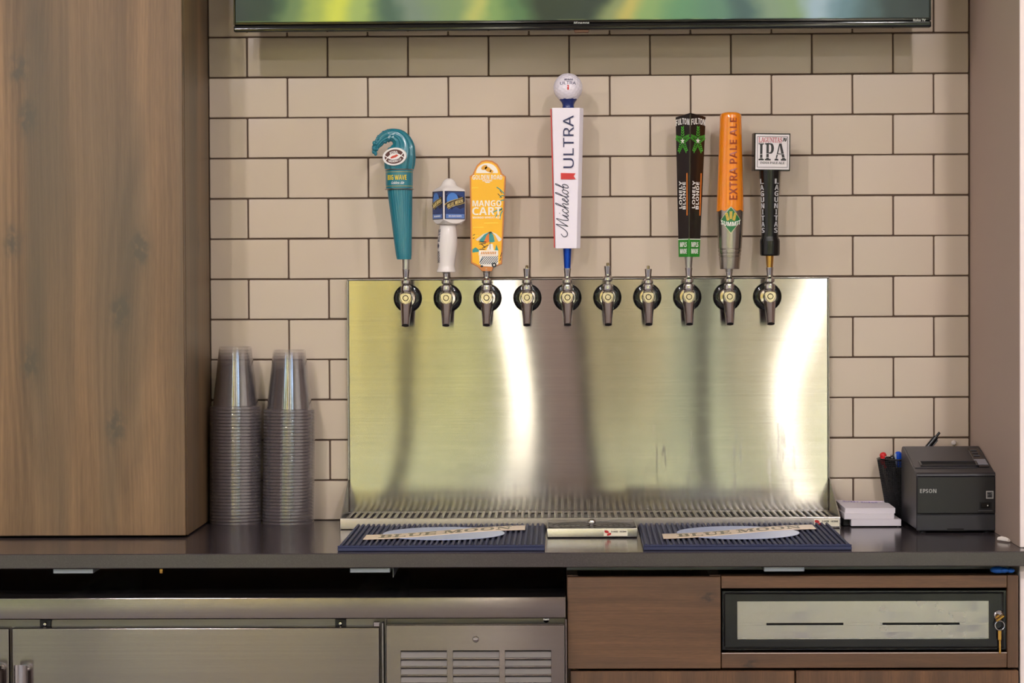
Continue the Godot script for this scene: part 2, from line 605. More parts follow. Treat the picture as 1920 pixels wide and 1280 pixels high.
# ---------------------------------------------------------------- tiled wall
func tile_wall() -> void:
	var back := struct("wall_back", span(Vector3(-4.2, 0.0, -0.3), Vector3(5.2, 3.4, -0.0035)), M.grout, "wall of beige glazed subway tiles with dark brown joints")
	var rng := RandomNumberGenerator.new()
	rng.seed = 7
	var shapes := {}
	for j in 14:
		var shift := 0.0 if j % 2 == 0 else 0.5
		for c in range(-2, 10):
			var x0 := maxf((c + shift) * TILE_W, -0.152)
			var x1 := minf((c + shift + 1.0) * TILE_W, 1.3035)
			var y0 := TOP + j * TILE_H
			var y1 := y0 + TILE_H
			if x1 - x0 < 0.012: continue
			if x0 > 0.125 and x1 < 1.025 and y1 < 1.372: continue
			var w := snappedf(x1 - x0 - 0.0026, 0.0001)
			var key := w
			if not shapes.has(key):
				var g := Geo.new()
				g.box(Vector3.ZERO, Vector3(w, TILE_H - 0.0026, 0.009), 0.0017)
				shapes[key] = g.mesh(60.0)
			var t := part("tile", shapes[key], M.tiles[rng.randi() % 4], back)
			t.position = Vector3((x0 + x1) / 2, (y0 + y1) / 2 + rng.randf_range(-0.0004, 0.0004), -0.0045 + rng.randf_range(-0.0003, 0.0003))
			t.rotation = Vector3(rng.randf_range(-0.004, 0.004), rng.randf_range(-0.004, 0.004), rng.randf_range(-0.003, 0.003))

func wall_cabinet() -> void:
	var t := thing("wall_cabinet", "tall weathered oak wall cabinet standing over the worktop's left end", "cabinet", Vector3(-0.152, 0.9165, 0.0))
	part("side_panel", span(Vector3(-0.018, 0, 0.001), Vector3(0, 1.5, 0.309), 0.0008, false, Vector2(0.3, 0.76)), M.oak, t)
	part("carcass", span(Vector3(-1.15, 0.001, 0.001), Vector3(-0.0185, 1.5, 0.305)), M.oak, t)
	part("door", span(Vector3(-0.60, 0.0015, 0.3105), Vector3(-0.0005, 1.5, 0.331), 0.0012, false, Vector2(0.3, 0.76)), M.oak, t)
	part("door", span(Vector3(-1.15, 0.0015, 0.3105), Vector3(-0.603, 1.5, 0.331), 0.0012, false, Vector2(0.34, 0.76)), M.oak, t)

func worktop() -> void:
	var t := thing("worktop", "long dark grey quartz worktop with a polished top and square front edge", "countertop", Vector3(0, TOP, 0))
	part("slab", span(Vector3(-1.31, -0.025, -0.003), Vector3(1.3045, 0, 0.603), 0.0015), M.quartz, t)
	part("end_return", span(Vector3(1.305, -0.025, 0.553), Vector3(1.5, 0, 0.603), 0.0015), M.quartz, t)
	for k in 3:
		var x: float = [-0.304, 0.198, 0.895][k]
		var b := thing("support_bracket", ["flat grey steel bracket under the worktop below the oak cabinet", "flat grey steel bracket under the worktop below the left bar mat", "flat grey steel bracket under the worktop above the cash drawer"][k], "bracket", Vector3(x, 0.8888, 0.596), "steel brackets under the worktop")
		part("arm", span(Vector3(-0.034, -0.0085, -0.5), Vector3(0.034, 0, 0.0), 0.001), M.galv, b)
		if k == 1: part("flange", span(Vector3(0.0365, -0.02, -0.5), Vector3(0.0373, 0, -0.03)), M.galv, b)

# ---------------------------------------------------------------- steel cooler under the worktop
func cooler() -> void:
	var t := thing("bar_cooler", "long stainless steel undercounter cooler with flat doors and a louvred panel", "refrigerator", Vector3(0, 0.0, 0.6))
	part("body", span(Vector3(-1.25, 0.12, -0.56), Vector3(0.526, 0.802, -0.03)), M.steel_dull, t)
	part("top_slab", span(Vector3(-1.25, 0.803, -0.56), Vector3(0.528, 0.84, 0.0), 0.0022), M.cooler, t, 60)
	part("kick_plate", span(Vector3(-1.2, 0.0, -0.5), Vector3(0.5, 0.119, -0.06)), M.black_matte, t)
	for q in [[-1.04, -0.4128, "handle"], [-0.4085, 0.2135, "handle"]]:
		var d := part("door", span(Vector3(q[0], 0.16, -0.028), Vector3(q[1], 0.7885, -0.0005), 0.002), M.cooler, t, 60)
		var hx: float = -0.4325 if q[1] < 0 else -0.3885
		var g := Geo.new()
		var ring0 := []
		var ring1 := []
		for k in 20:
			var a := TAU * k / 20
			var e := Vector2(cos(a) * 0.0115, sin(a) * 0.0105)
			ring0.append(Vector3(hx + e.x, 0.34, 0.024 - e.y))
			ring1.append(Vector3(hx + e.x, 0.728 - e.y * 0.35, 0.024 - e.y))
		g.loft([ring0, ring1])
		g.box(Vector3(hx + 0.004, 0.722, 0.008), Vector3(0.018, 0.012, 0.022), 0.004)
		g.box(Vector3(hx + 0.004, 0.346, 0.008), Vector3(0.018, 0.012, 0.022), 0.004)
		part("handle", g, M.chrome, d)
	# frame strips between the door and the louvred panel
	part("post", span(Vector3(0.2165, 0.15, -0.03), Vector3(0.2205, 0.795, -0.008), 0.001), M.steel_dull, t)
	part("post", span(Vector3(0.2225, 0.15, -0.03), Vector3(0.2245, 0.80, -0.004), 0.0008), M.steel_dull, t)
	part("post", span(Vector3(0.5265, 0.15, -0.03), Vector3(0.5292, 0.802, 0.001), 0.0008), M.cooler, t)
	part("hinge", span(Vector3(0.203, 0.7888, -0.02), Vector3(0.214, 0.7975, -0.004), 0.001), M.chrome_dark, t)
	for x in [-0.356, 0.146]:
		var b := part("hinge_plate", span(Vector3(x - 0.009, 0.789, -0.03), Vector3(x + 0.009, 0.7995, -0.022)), M.black_matte, t)
		var g := Geo.new()
		g.lathe([Vector2(0.004, 0.0), Vector2(0.004, 0.002), Vector2(0.0025, 0.0045), Vector2(0, 0.005)], 16, Vector3(x, 0.7925, -0.022), true)
		part("screw", g, M.chrome, b)
	# louvred panel
	var pn := Geo.new()
	var cols := [0.2492, 0.3275, 0.337, 0.4155, 0.4248, 0.5028]
	pn.box(Vector3(0.3752, 0.77025, -0.005), Vector3(0.3, 0.0420, 0.008))
	pn.box(Vector3(0.3752, 0.7925, -0.005), Vector3(0.3, 0.0025, 0.008), 0.001)
	pn.box(Vector3(0.3752, 0.40, -0.005), Vector3(0.3, 0.43, 0.008))
	var bars := [0.2252, 0.2492, 0.3275, 0.337, 0.4155, 0.4248, 0.5028, 0.5252]
	for k in range(0, 8, 2):
		pn.box(Vector3((bars[k] + bars[k + 1]) / 2, 0.682, -0.005), Vector3(bars[k + 1] - bars[k], 0.1345, 0.008))
	var rows := 9
	for r in rows:
		var y := 0.748 - r * 0.01395
		for k in 3:
			pn.box(Vector3((cols[k * 2] + cols[k * 2 + 1]) / 2, y - 0.01225, -0.0048), Vector3(cols[k * 2 + 1] - cols[k * 2] + 0.0004, 0.0036, 0.0084), 0.0008)
	var panel := part("louvred_panel", pn, M.cooler, t, 30)
	part("backing", span(Vector3(0.226, 0.2, -0.029), Vector3(0.525, 0.79, -0.026)), M.void, t)
	for r in rows:
		for k in 3:
			var y := 0.748 - r * 0.01395
			var a: float = cols[k * 2]
			var b: float = cols[k * 2 + 1]
			var g := Geo.new()
			var o := PackedVector2Array([Vector2(0.0004, -0.0098), Vector2(0.0012, -0.0106), Vector2(-0.0062, -0.0004), Vector2(-0.0074, -0.0010)])
			g.xf = Transform3D(Basis(Vector3(0, 0, 1), Vector3(0, 1, 0), Vector3(-1, 0, 0)), Vector3(b, y, 0.0))
			g.slab(o, 0.0003, b - a - 0.0003)
			part("louver", g, M.steel_dull, panel)
	var g := Geo.new()
	g.lathe([Vector2(0.0056, -0.001), Vector2(0.0052, 0.002), Vector2(0.003, 0.0042), Vector2(0, 0.0047)], 20, Vector3(0.3758, 0.7682, 0.0), true)
	part("screw", g, M.chrome, panel)
	g = Geo.new()
	g.lathe([Vector2(0.005, 0.0), Vector2(0.005, 0.003), Vector2(0, 0.005)], 16, Vector3(0.4945, 0.7985, -0.02), true)
	part("screw", g, M.chrome, t)

# ---------------------------------------------------------------- oak base cabinets and the cash drawer
func base_cabinets() -> void:
	var t := thing("base_cabinet", "brown oak base cabinet with a drawer front beside an open cash drawer niche", "cabinet", Vector3(0.53, 0.0, 0.0))
	var h := 0.585
	part("side_panel", span(Vector3(0.0, 0.1, 0.03), Vector3(0.018, 0.872, h - 0.02)), M.oak_dark, t)
	part("drawer_front", span(Vector3(0.0005, 0.7155, h - 0.019), Vector3(0.2588, 0.8705, h), 0.001, true, Vector2(0.15, 0.2)), M.oak_dark, t)
	part("rail", span(Vector3(0.26, 0.8505, h - 0.04), Vector3(0.7405, 0.8715, h - 0.003), 0.001, true, Vector2(0.1, 0.3)), M.oak_dark, t)
	part("shelf", span(Vector3(0.26, 0.7155, 0.05), Vector3(0.7405, 0.7403, h - 0.003), 0.001, true, Vector2(0.2, 0.5)), M.oak_dark, t)
	part("stile", span(Vector3(0.741, 0.7155, 0.05), Vector3(0.7592, 0.8715, h - 0.001), 0.001, false, Vector2(0.3, 0.1)), M.oak_dark, t)
	part("divider", span(Vector3(0.2415, 0.716, 0.05), Vector3(0.2595, 0.8715, h - 0.021)), M.oak_dark, t)
	part("edge_strip", span(Vector3(0.2605, 0.7403, h - 0.006), Vector3(0.7405, 0.7412, h - 0.0028)), mat(c8(205, 190, 178), 0.5), t)
	part("lower_front", span(Vector3(0.005, 0.2, h - 0.019), Vector3(0.3828, 0.7112, h), 0.001, false, Vector2(0.192, 0.27)), M.oak_dark, t)
	part("lower_front", span(Vector3(0.3855, 0.2, h - 0.019), Vector3(0.7592, 0.7112, h), 0.001, false, Vector2(0.192, 0.5)), M.oak_dark, t)
	part("carcass", span(Vector3(0.02, 0.1, 0.03), Vector3(0.7585, 0.708, h - 0.021)), M.oak_dark, t)
	part("top_rail", span(Vector3(0.0, 0.873, 0.47), Vector3(0.7592, 0.8798, 0.5)), M.galv, t)
	part("back_panel", span(Vector3(0.02, 0.72, 0.03), Vector3(0.7405, 0.872, 0.045)), M.oak_dark, t)

func cash_drawer() -> void:
	var t := thing("cash_drawer", "black cash drawer with a steel front and two slip slots in the oak niche", "cash drawer", Vector3(1.0315, 0.7412, 0.57))
	part("housing", span(Vector3(-0.238, 0.004, -0.42), Vector3(0.238, 0.104, -0.006), 0.003), M.black_matte, t)
	var fr := Geo.new()
	# front bezel mitred round the steel plate
	var oo := [Vector2(-0.2392, 0.0045), Vector2(0.2392, 0.0045), Vector2(0.2392, 0.1038), Vector2(-0.2392, 0.1038)]
	var ii := [Vector2(-0.2139, 0.0222), Vector2(0.2114, 0.0222), Vector2(0.2114, 0.0864), Vector2(-0.2139, 0.0864)]
	for k in 4:
		var n := (k + 1) % 4
		fr.slab(PackedVector2Array([oo[k], oo[n], ii[n], ii[k]]), -0.007, 0.005, 0.0)
	part("bezel", fr, M.black, t)
	var br := Geo.new()
	for q in [[0.0, 0.1, 0.47, 0.003], [0.0, 0.008, 0.47, 0.003]]:
		br.box(Vector3(q[0], q[1], 0.0055), Vector3(q[2], q[3], 0.004), 0.0014)
	br.box(Vector3(0.2325, 0.0545, 0.0055), Vector3(0.003, 0.09, 0.004), 0.0014)
	br.box(Vector3(-0.2355, 0.0545, 0.0055), Vector3(0.003, 0.09, 0.004), 0.0014)
	part("bead", br, M.black, t)
	# steel plate pieced round two slots
	var pl := Geo.new()
	var x := [-0.2135, -0.1645, -0.0345, 0.0315, 0.1615, 0.2108]
	pl.box(Vector3(-0.00135, 0.0678, -0.0035), Vector3(0.4243, 0.0374, 0.005))
	pl.box(Vector3(-0.00135, 0.0335, -0.0035), Vector3(0.4243, 0.0233, 0.005))
	for k in [0, 2, 4]:
		pl.box(Vector3((x[k] + x[k + 1]) / 2, 0.0471, -0.0035), Vector3(x[k + 1] - x[k], 0.0042, 0.005))
	var ds := mat(Color(0.72, 0.70, 0.69), 1.0, 1.0)
	var nz := FastNoiseLite.new()
	nz.seed = 14
	nz.frequency = 0.012
	var im := Image.create(512, 128, false, Image.FORMAT_RGB8)
	for j in 128:
		for i in 512:
			var q := clampf(0.2 + 0.16 * nz.get_noise_2d(i * 0.8, j * 0.8) + 0.03 * nz.get_noise_2d(i * 3.0, j * 3.0), 0.1, 0.4)
			im.set_pixel(i, j, Color(q, q, q))
	ds.roughness_texture = ImageTexture.create_from_image(im)
	ds.uv1_scale = Vector3(2.2, 8, 1)
	part("steel_front", pl, ds, t)
	part("slot", span(Vector3(-0.166, 0.0448, -0.0058), Vector3(-0.033, 0.0494, -0.0052)), M.void, t)
	part("slot", span(Vector3(0.03, 0.0448, -0.0058), Vector3(0.163, 0.0494, -0.0052)), M.void, t)
	for q in [-0.21, 0.2]:
		var f := Geo.new()
		f.lathe([Vector2(0.011, -0.0), Vector2(0.012, 0.004)], 16, Vector3(q, 0.0, -0.02))
		part("foot", f, M.black_matte, t)
	var g := Geo.new()
	g.lathe([Vector2(0.0085, 0.004), Vector2(0.0085, 0.008), Vector2(0.0065, 0.0095), Vector2(0.006, 0.008), Vector2(0, 0.0078)], 24, Vector3(0.2265, 0.062, 0.0), true)
	part("lock", g, M.chrome, t)
	var k := thing("key_bunch", "small brass key and ring hanging from the cash drawer lock", "keys", Vector3(1.258, 0.7985, 0.579))
	g = Geo.new()
	g.xf = Transform3D(Basis.from_euler(Vector3(0, 0, deg_to_rad(35))), Vector3(0, 0, 0.004))
	g.box(Vector3(0.001, 0, 0), Vector3(0.017, 0.0045, 0.006), 0.0014)
	g.box(Vector3(-0.001, 0.005, 0), Vector3(0.009, 0.004, 0.004), 0.0012)
	part("key_head", g, M.brass, k)
	g = Geo.new()
	var path := []
	for i in 25:
		var a := TAU * i / 24
		path.append(Vector3(sin(a) * 0.0078, -0.0115 + cos(a) * 0.0078, 0.005))
	var rr := []
	for i in 25: rr.append(0.0009)
	g.tube(path, rr, 8, false)
	part("ring", g, M.chrome, k)
	g = Geo.new()
	g.box(Vector3(0, -0.028, 0.005), Vector3(0.006, 0.017, 0.002), 0.0008)
	g.box(Vector3(0.0003, -0.0475, 0.005), Vector3(0.0036, 0.023, 0.0018), 0.0006)
	part("spare_key", g, M.brass, k)

# ---------------------------------------------------------------- draught backsplash and its drip tray
func backsplash() -> void:
	var x0 := 0.1127
	var x1 := 1.0352
	var t := thing("drip_tray", "wide brushed steel backsplash with a slotted drip tray below the ten taps", "drip tray", Vector3(0, TOP, 0))
	# buckled sheet
	var g := Geo.new()
	var nx := 48
	var ny := 26
	var w := x1 - x0 - 0.008
	var hh := 0.4435
	var at := func(i: int, j: int) -> Vector3:
		var u := float(i) / nx
		var v := float(j) / ny
		var pl := sin(minf(v / 0.45, 1.0) * PI / 2)
		var pr := lerpf(0.6, 1.0, sin(minf(v / 0.4, 1.0) * PI / 2)) if v < 0.4 else cos((v - 0.4) / 0.6 * PI / 2)
		var d := 0.0028 * sin(PI * u) * lerpf(pl, pr, smoothstep(0.1, 0.9, u)) + 0.00012 * sin(TAU * (2.5 * u + 0.4 * v)) * sin(PI * v)
		return Vector3(x0 + 0.004 + u * w, 0.0165 + v * hh, 0.0065 + d)
	for i in nx:
		for j in ny:
			var uv := func(a: int, b: int) -> Vector2: return Vector2(float(a) / nx * w, hh - float(b) / ny * hh)
			g.quad(at.call(i, j), at.call(i + 1, j), at.call(i + 1, j + 1), at.call(i, j + 1), uv.call(i, j), uv.call(i + 1, j), uv.call(i + 1, j + 1), uv.call(i, j + 1))
	part("plate", g, M.plate, t)
	part("plate_back", span(Vector3(x0 + 0.003, 0.012, 0.0008), Vector3(x1 - 0.003, 0.461, 0.0052)), M.steel_dull, t)
	# hemmed edge
	part("edge_trim", span(Vector3(x0, 0.4605, 0.0008), Vector3(x1, 0.4635, 0.014), 0.0012), M.trim_steel, t, 60)
	part("edge_trim", span(Vector3(x0, 0.0775, 0.0008), Vector3(x0 + 0.0028, 0.4603, 0.0135), 0.001), M.trim_steel, t, 60)
	part("edge_trim", span(Vector3(x1 - 0.0028, 0.0775, 0.0008), Vector3(x1, 0.4603, 0.0135), 0.001), M.trim_steel, t, 60)
	# triangular end cheeks
	for s in [0, 1]:
		var o := PackedVector2Array([Vector2(0.001, 0.0), Vector2(0.19, 0.0), Vector2(0.19, 0.0198), Vector2(0.012, 0.0785), Vector2(0.001, 0.0785)])
		var e := Geo.new()
		e.xf = Transform3D(Basis(Vector3(0, 0, 1), Vector3(0, 1, 0), Vector3(-1, 0, 0)), Vector3(x0 + 0.0016 if s == 0 else x1, 0, 0))
		e.slab(o, 0.0, 0.0016)
		part("end_cheek", e, M.steel, t)
	# tray body and lip
	part("basin", span(Vector3(x0 + 0.002, 0.0005, 0.002), Vector3(x1 - 0.002, 0.0125, 0.186)), M.steel_dull, t)
	part("front_lip", span(Vector3(x0 - 0.0005, 0.0005, 0.1865), Vector3(x1 + 0.0005, 0.0212, 0.1915), 0.0014), M.steel, t, 60)
	part("rim", span(Vector3(x0 + 0.002, 0.0172, 0.176), Vector3(x1 - 0.002, 0.0196, 0.1862)), M.steel, t)
	part("rim", span(Vector3(x0 + 0.002, 0.0145, 0.008), Vector3(x1 - 0.002, 0.0168, 0.016)), M.steel, t)
	var n := 73
	var slat := Geo.new()
	slat.box(Vector3.ZERO, Vector3(0.0062, 0.0022, 0.161), 0.0007)
	var sm := slat.mesh(60)
	for k in n:
		var p := part("slat", sm, M.steel, t)
		p.position = Vector3(x0 + 0.011 + k * (x1 - x0 - 0.022) / (n - 1), 0.0172, 0.0960)
	sticker(t, Vector3(1.0095, 0.0103, 0.1921), 0.046, 0.0125)

# cream maker's label with two red shapes and a row of dark marks too small to read
func sticker(t: Node, at: Vector3, w: float, h: float) -> void:
	var s := part("label_plate", block(at, Vector3(w, h, 0.0006)), mat(c8(232, 224, 200), 0.35), t)
	var g := Geo.new(1.0, at)
	for q in [[-0.38, 0.18, 0.3], [-0.28, -0.22, -0.5]]:
		var o := PackedVector2Array()
		for i in 14:
			var a := TAU * i / 14
			o.append(Vector2(q[0] * w + cos(a + q[2]) * h * 0.36, q[1] * h + sin(a) * h * 0.24))
		g.slab(o, 0.0003, 0.0006)
	part("red_mark", g, mat(c8(178, 30, 32), 0.4), s)
	g = Geo.new(1.0, at)
	var rng := RandomNumberGenerator.new()
	rng.seed = 31
	for i in 13:
		if i == 6: continue
		var x := (-0.17 + i * 0.05) * w
		g.box(Vector3(x, h * 0.2, 0.00045), Vector3(w * rng.randf_range(0.018, 0.034), h * rng.randf_range(0.2, 0.3), 0.0004))
	part("dark_mark", g, mat(c8(40, 34, 30), 0.4), s)

# ---------------------------------------------------------------- taps
var faucet_parts := {}
func faucet(k: int) -> void:
	var words := ["chrome tap under the teal wave handle, black collar", "chrome tap under the white lantern-topped handle, black collar", "chrome tap under the yellow board handle, black collar", "bare chrome tap with no handle, between the yellow board and the golf ball handle", "chrome tap under the tall white golf ball handle, black collar", "bare chrome tap with no handle, first right of the golf ball handle", "bare chrome tap with no handle, second right of the golf ball handle", "chrome tap under the dark square hop handle, black collar", "chrome tap under the orange and steel handle, black collar", "chrome tap under the square black and white plaque handle, black collar"]
	var t := thing("beer_tap", words[k], "tap", Vector3(0.2295 + 0.07638 * k, 1.3400, 0.0092), "draught taps along the backsplash")
	if faucet_parts.is_empty(): build_faucet()
	for key in faucet_parts:
		var q: Array = faucet_parts[key]
		part(key, q[0], q[1], t)
	var bare := k in [3, 5, 6]
	# lever: a bare one shows its threaded stud
	var lift: float = {3: 0.0, 5: 0.004, 6: -0.002}.get(k, 0.0)
	var g := Geo.new(0.001, Vector3(0, lift, 0))
	g.lathe([Vector2(6.2, 26), Vector2(9.0, 28.5), Vector2(9.3, 31), Vector2(9.0, 34.0), Vector2(6.2, 36.5), Vector2(5.4, 37.5), Vector2(5.6, 42), Vector2(7.2, 54.5), Vector2(7.2, 55.5), Vector2(3.0, 55.6)], 28, Vector3(0, 0, 58))
	if lift > 0.0: g.lathe([Vector2(4.5, 18), Vector2(4.5, 27)], 16, Vector3(0, 0, 58))
	part("lever", g, M.chrome, t)
	if bare:
		g = Geo.new(0.001, Vector3(0, lift, 0))
		var pr := []
		for i in 7:
			pr.append(Vector2(3.1, 55.6 + i * 0.85))
			pr.append(Vector2(2.6, 56.0 + i * 0.85))
		pr.append(Vector2(2.2, 61.6))
		g.lathe(pr, 16, Vector3(0, 0, 58))
		part("stud", g, M.nickel, t)

func build_faucet() -> void:
	var g := Geo.new(0.001)
	g.lathe([Vector2(26.8, 0), Vector2(27.2, 2.5), Vector2(26.2, 5.0), Vector2(23.5, 6.6), Vector2(19.5, 7.6), Vector2(16.8, 7.8)], 48, Vector3.ZERO, true)
	faucet_parts["collar"] = [g.mesh(), M.black_gloss]
	g = Geo.new(0.001)
	g.lathe([Vector2(16.6, 7.8), Vector2(16.8, 22), Vector2(15.2, 24), Vector2(10.5, 24.5), Vector2(10.5, 46)], 32, Vector3.ZERO, true)
	faucet_parts["shank"] = [g.mesh(), M.chrome_dark]
	g = Geo.new(0.001)
	# cross barrel, rising neck and the bonnet under the lever
	g.lathe([Vector2(12.2, 44), Vector2(12.6, 60), Vector2(11.8, 67), Vector2(10.8, 69.4)], 32, Vector3.ZERO, true)
	g.lathe([Vector2(10.2, 4), Vector2(9.6, 11), Vector2(8.8, 12.5), Vector2(10.2, 14.5), Vector2(10.4, 22), Vector2(9.2, 24.6), Vector2(6.4, 25.6)], 28, Vector3(0, 0, 58))
	faucet_parts["body"] = [g.mesh(), M.chrome]
	g = Geo.new(0.001)
	g.tube([Vector3(0, -1, 55), Vector3(0, -8, 57.5), Vector3(0, -15, 60.8), Vector3(0, -26, 66), Vector3(0, -38, 71.8), Vector3(0, -51, 78)], [11.6, 11.4, 10.8, 9.6, 8.3, 7.4], 28, false)
	g.tube([Vector3(0, -51.05, 78.02), Vector3(0, -51.1, 78.04)], [7.4, 6.3], 28, false)
	faucet_parts["spout"] = [g.mesh(), M.chrome_dark]
	g = Geo.new(0.001)
	g.tube([Vector3(0, -46, 75.6), Vector3(0, -50.6, 77.8)], [6.3, 6.4], 20)
	faucet_parts["outlet"] = [g.mesh(), M.void]
	g = Geo.new(0.001)
	var o := PackedVector2Array()
	for q in [[0, -11.6], [4.2, -9.6], [7.8, -5.2], [10.2, 0.4], [10.9, 4.6], [9.6, 7.8], [6.2, 9.8], [0, 10.3], [-6.2, 9.8], [-9.6, 7.8], [-10.9, 4.6], [-10.2, 0.4], [-7.8, -5.2], [-4.2, -9.6]]:
		o.append(Vector2(q[0], q[1]))
	g.slab(o, 66.5, 71.2, 0.8)
	faucet_parts["face_plate"] = [g.mesh(30), M.nickel]
	g = Geo.new(0.001)
	g.lathe([Vector2(5.6, 71.0), Vector2(5.6, 71.35), Vector2(4.7, 71.36)], 24, Vector3(0, 0.6, 0), true)
	faucet_parts["seat_ring"] = [g.mesh(), M.void]
	g = Geo.new(0.001)
	g.lathe([Vector2(4.6, 71.0), Vector2(4.6, 72.6), Vector2(4.0, 73.2), Vector2(0, 73.2)], 24, Vector3(0, 0.6, 0), true)
	faucet_parts["button"] = [g.mesh(30), M.nickel]
	g = Geo.new(0.001)
	g.ball(Vector3(0, -16.0, 71.4), Vector3(1.1, 1.1, 0.6), 10, 6)
	faucet_parts["vent_hole"] = [g.mesh(), M.void]

# ---------------------------------------------------------------- tap handles: units of the builder are 1.008 mm, origin on top of the lever
const HU := 0.001008
func handle(called: String, label: String, k: int) -> Node3D:
	var t := thing(called, label, "tap handle", Vector3(0.2295 + 0.07638 * k, 1.3957, 0.0672))
	return t

func hg() -> Geo:
	return Geo.new(HU)

func ellipse(c: Vector2, a: float, b: float, n := 32, a0 := 0.0, a1 := TAU, turn := 0.0) -> PackedVector2Array:
	var o := PackedVector2Array()
	var full := absf(a1 - a0 - TAU) < 0.001
	for i in (n if full else n + 1):
		var q := a0 + (a1 - a0) * i / n
		o.append(c + Vector2(cos(q) * a, sin(q) * b).rotated(turn))
	return o

func poly(a: Array) -> PackedVector2Array:
	var o := PackedVector2Array()
	for i in range(0, a.size(), 2): o.append(Vector2(a[i], a[i + 1]))
	return o

# smooth curve through points
func curve(pts: Array, steps := 5) -> Array:
	var o := []
	for i in pts.size() - 1:
		var a: Vector2 = pts[maxi(i - 1, 0)]
		var b: Vector2 = pts[i]
		var c: Vector2 = pts[i + 1]
		var d: Vector2 = pts[mini(i + 2, pts.size() - 1)]
		for s in steps: o.append(b.cubic_interpolate(c, a, d, float(s) / steps))
	o.append(pts[pts.size() - 1])
	return o

func handles() -> void:
	wave_handle()
	lantern_handle()
	board_handle()
	ball_handle()
	hop_handle()
	orange_handle()
	plaque_handle()

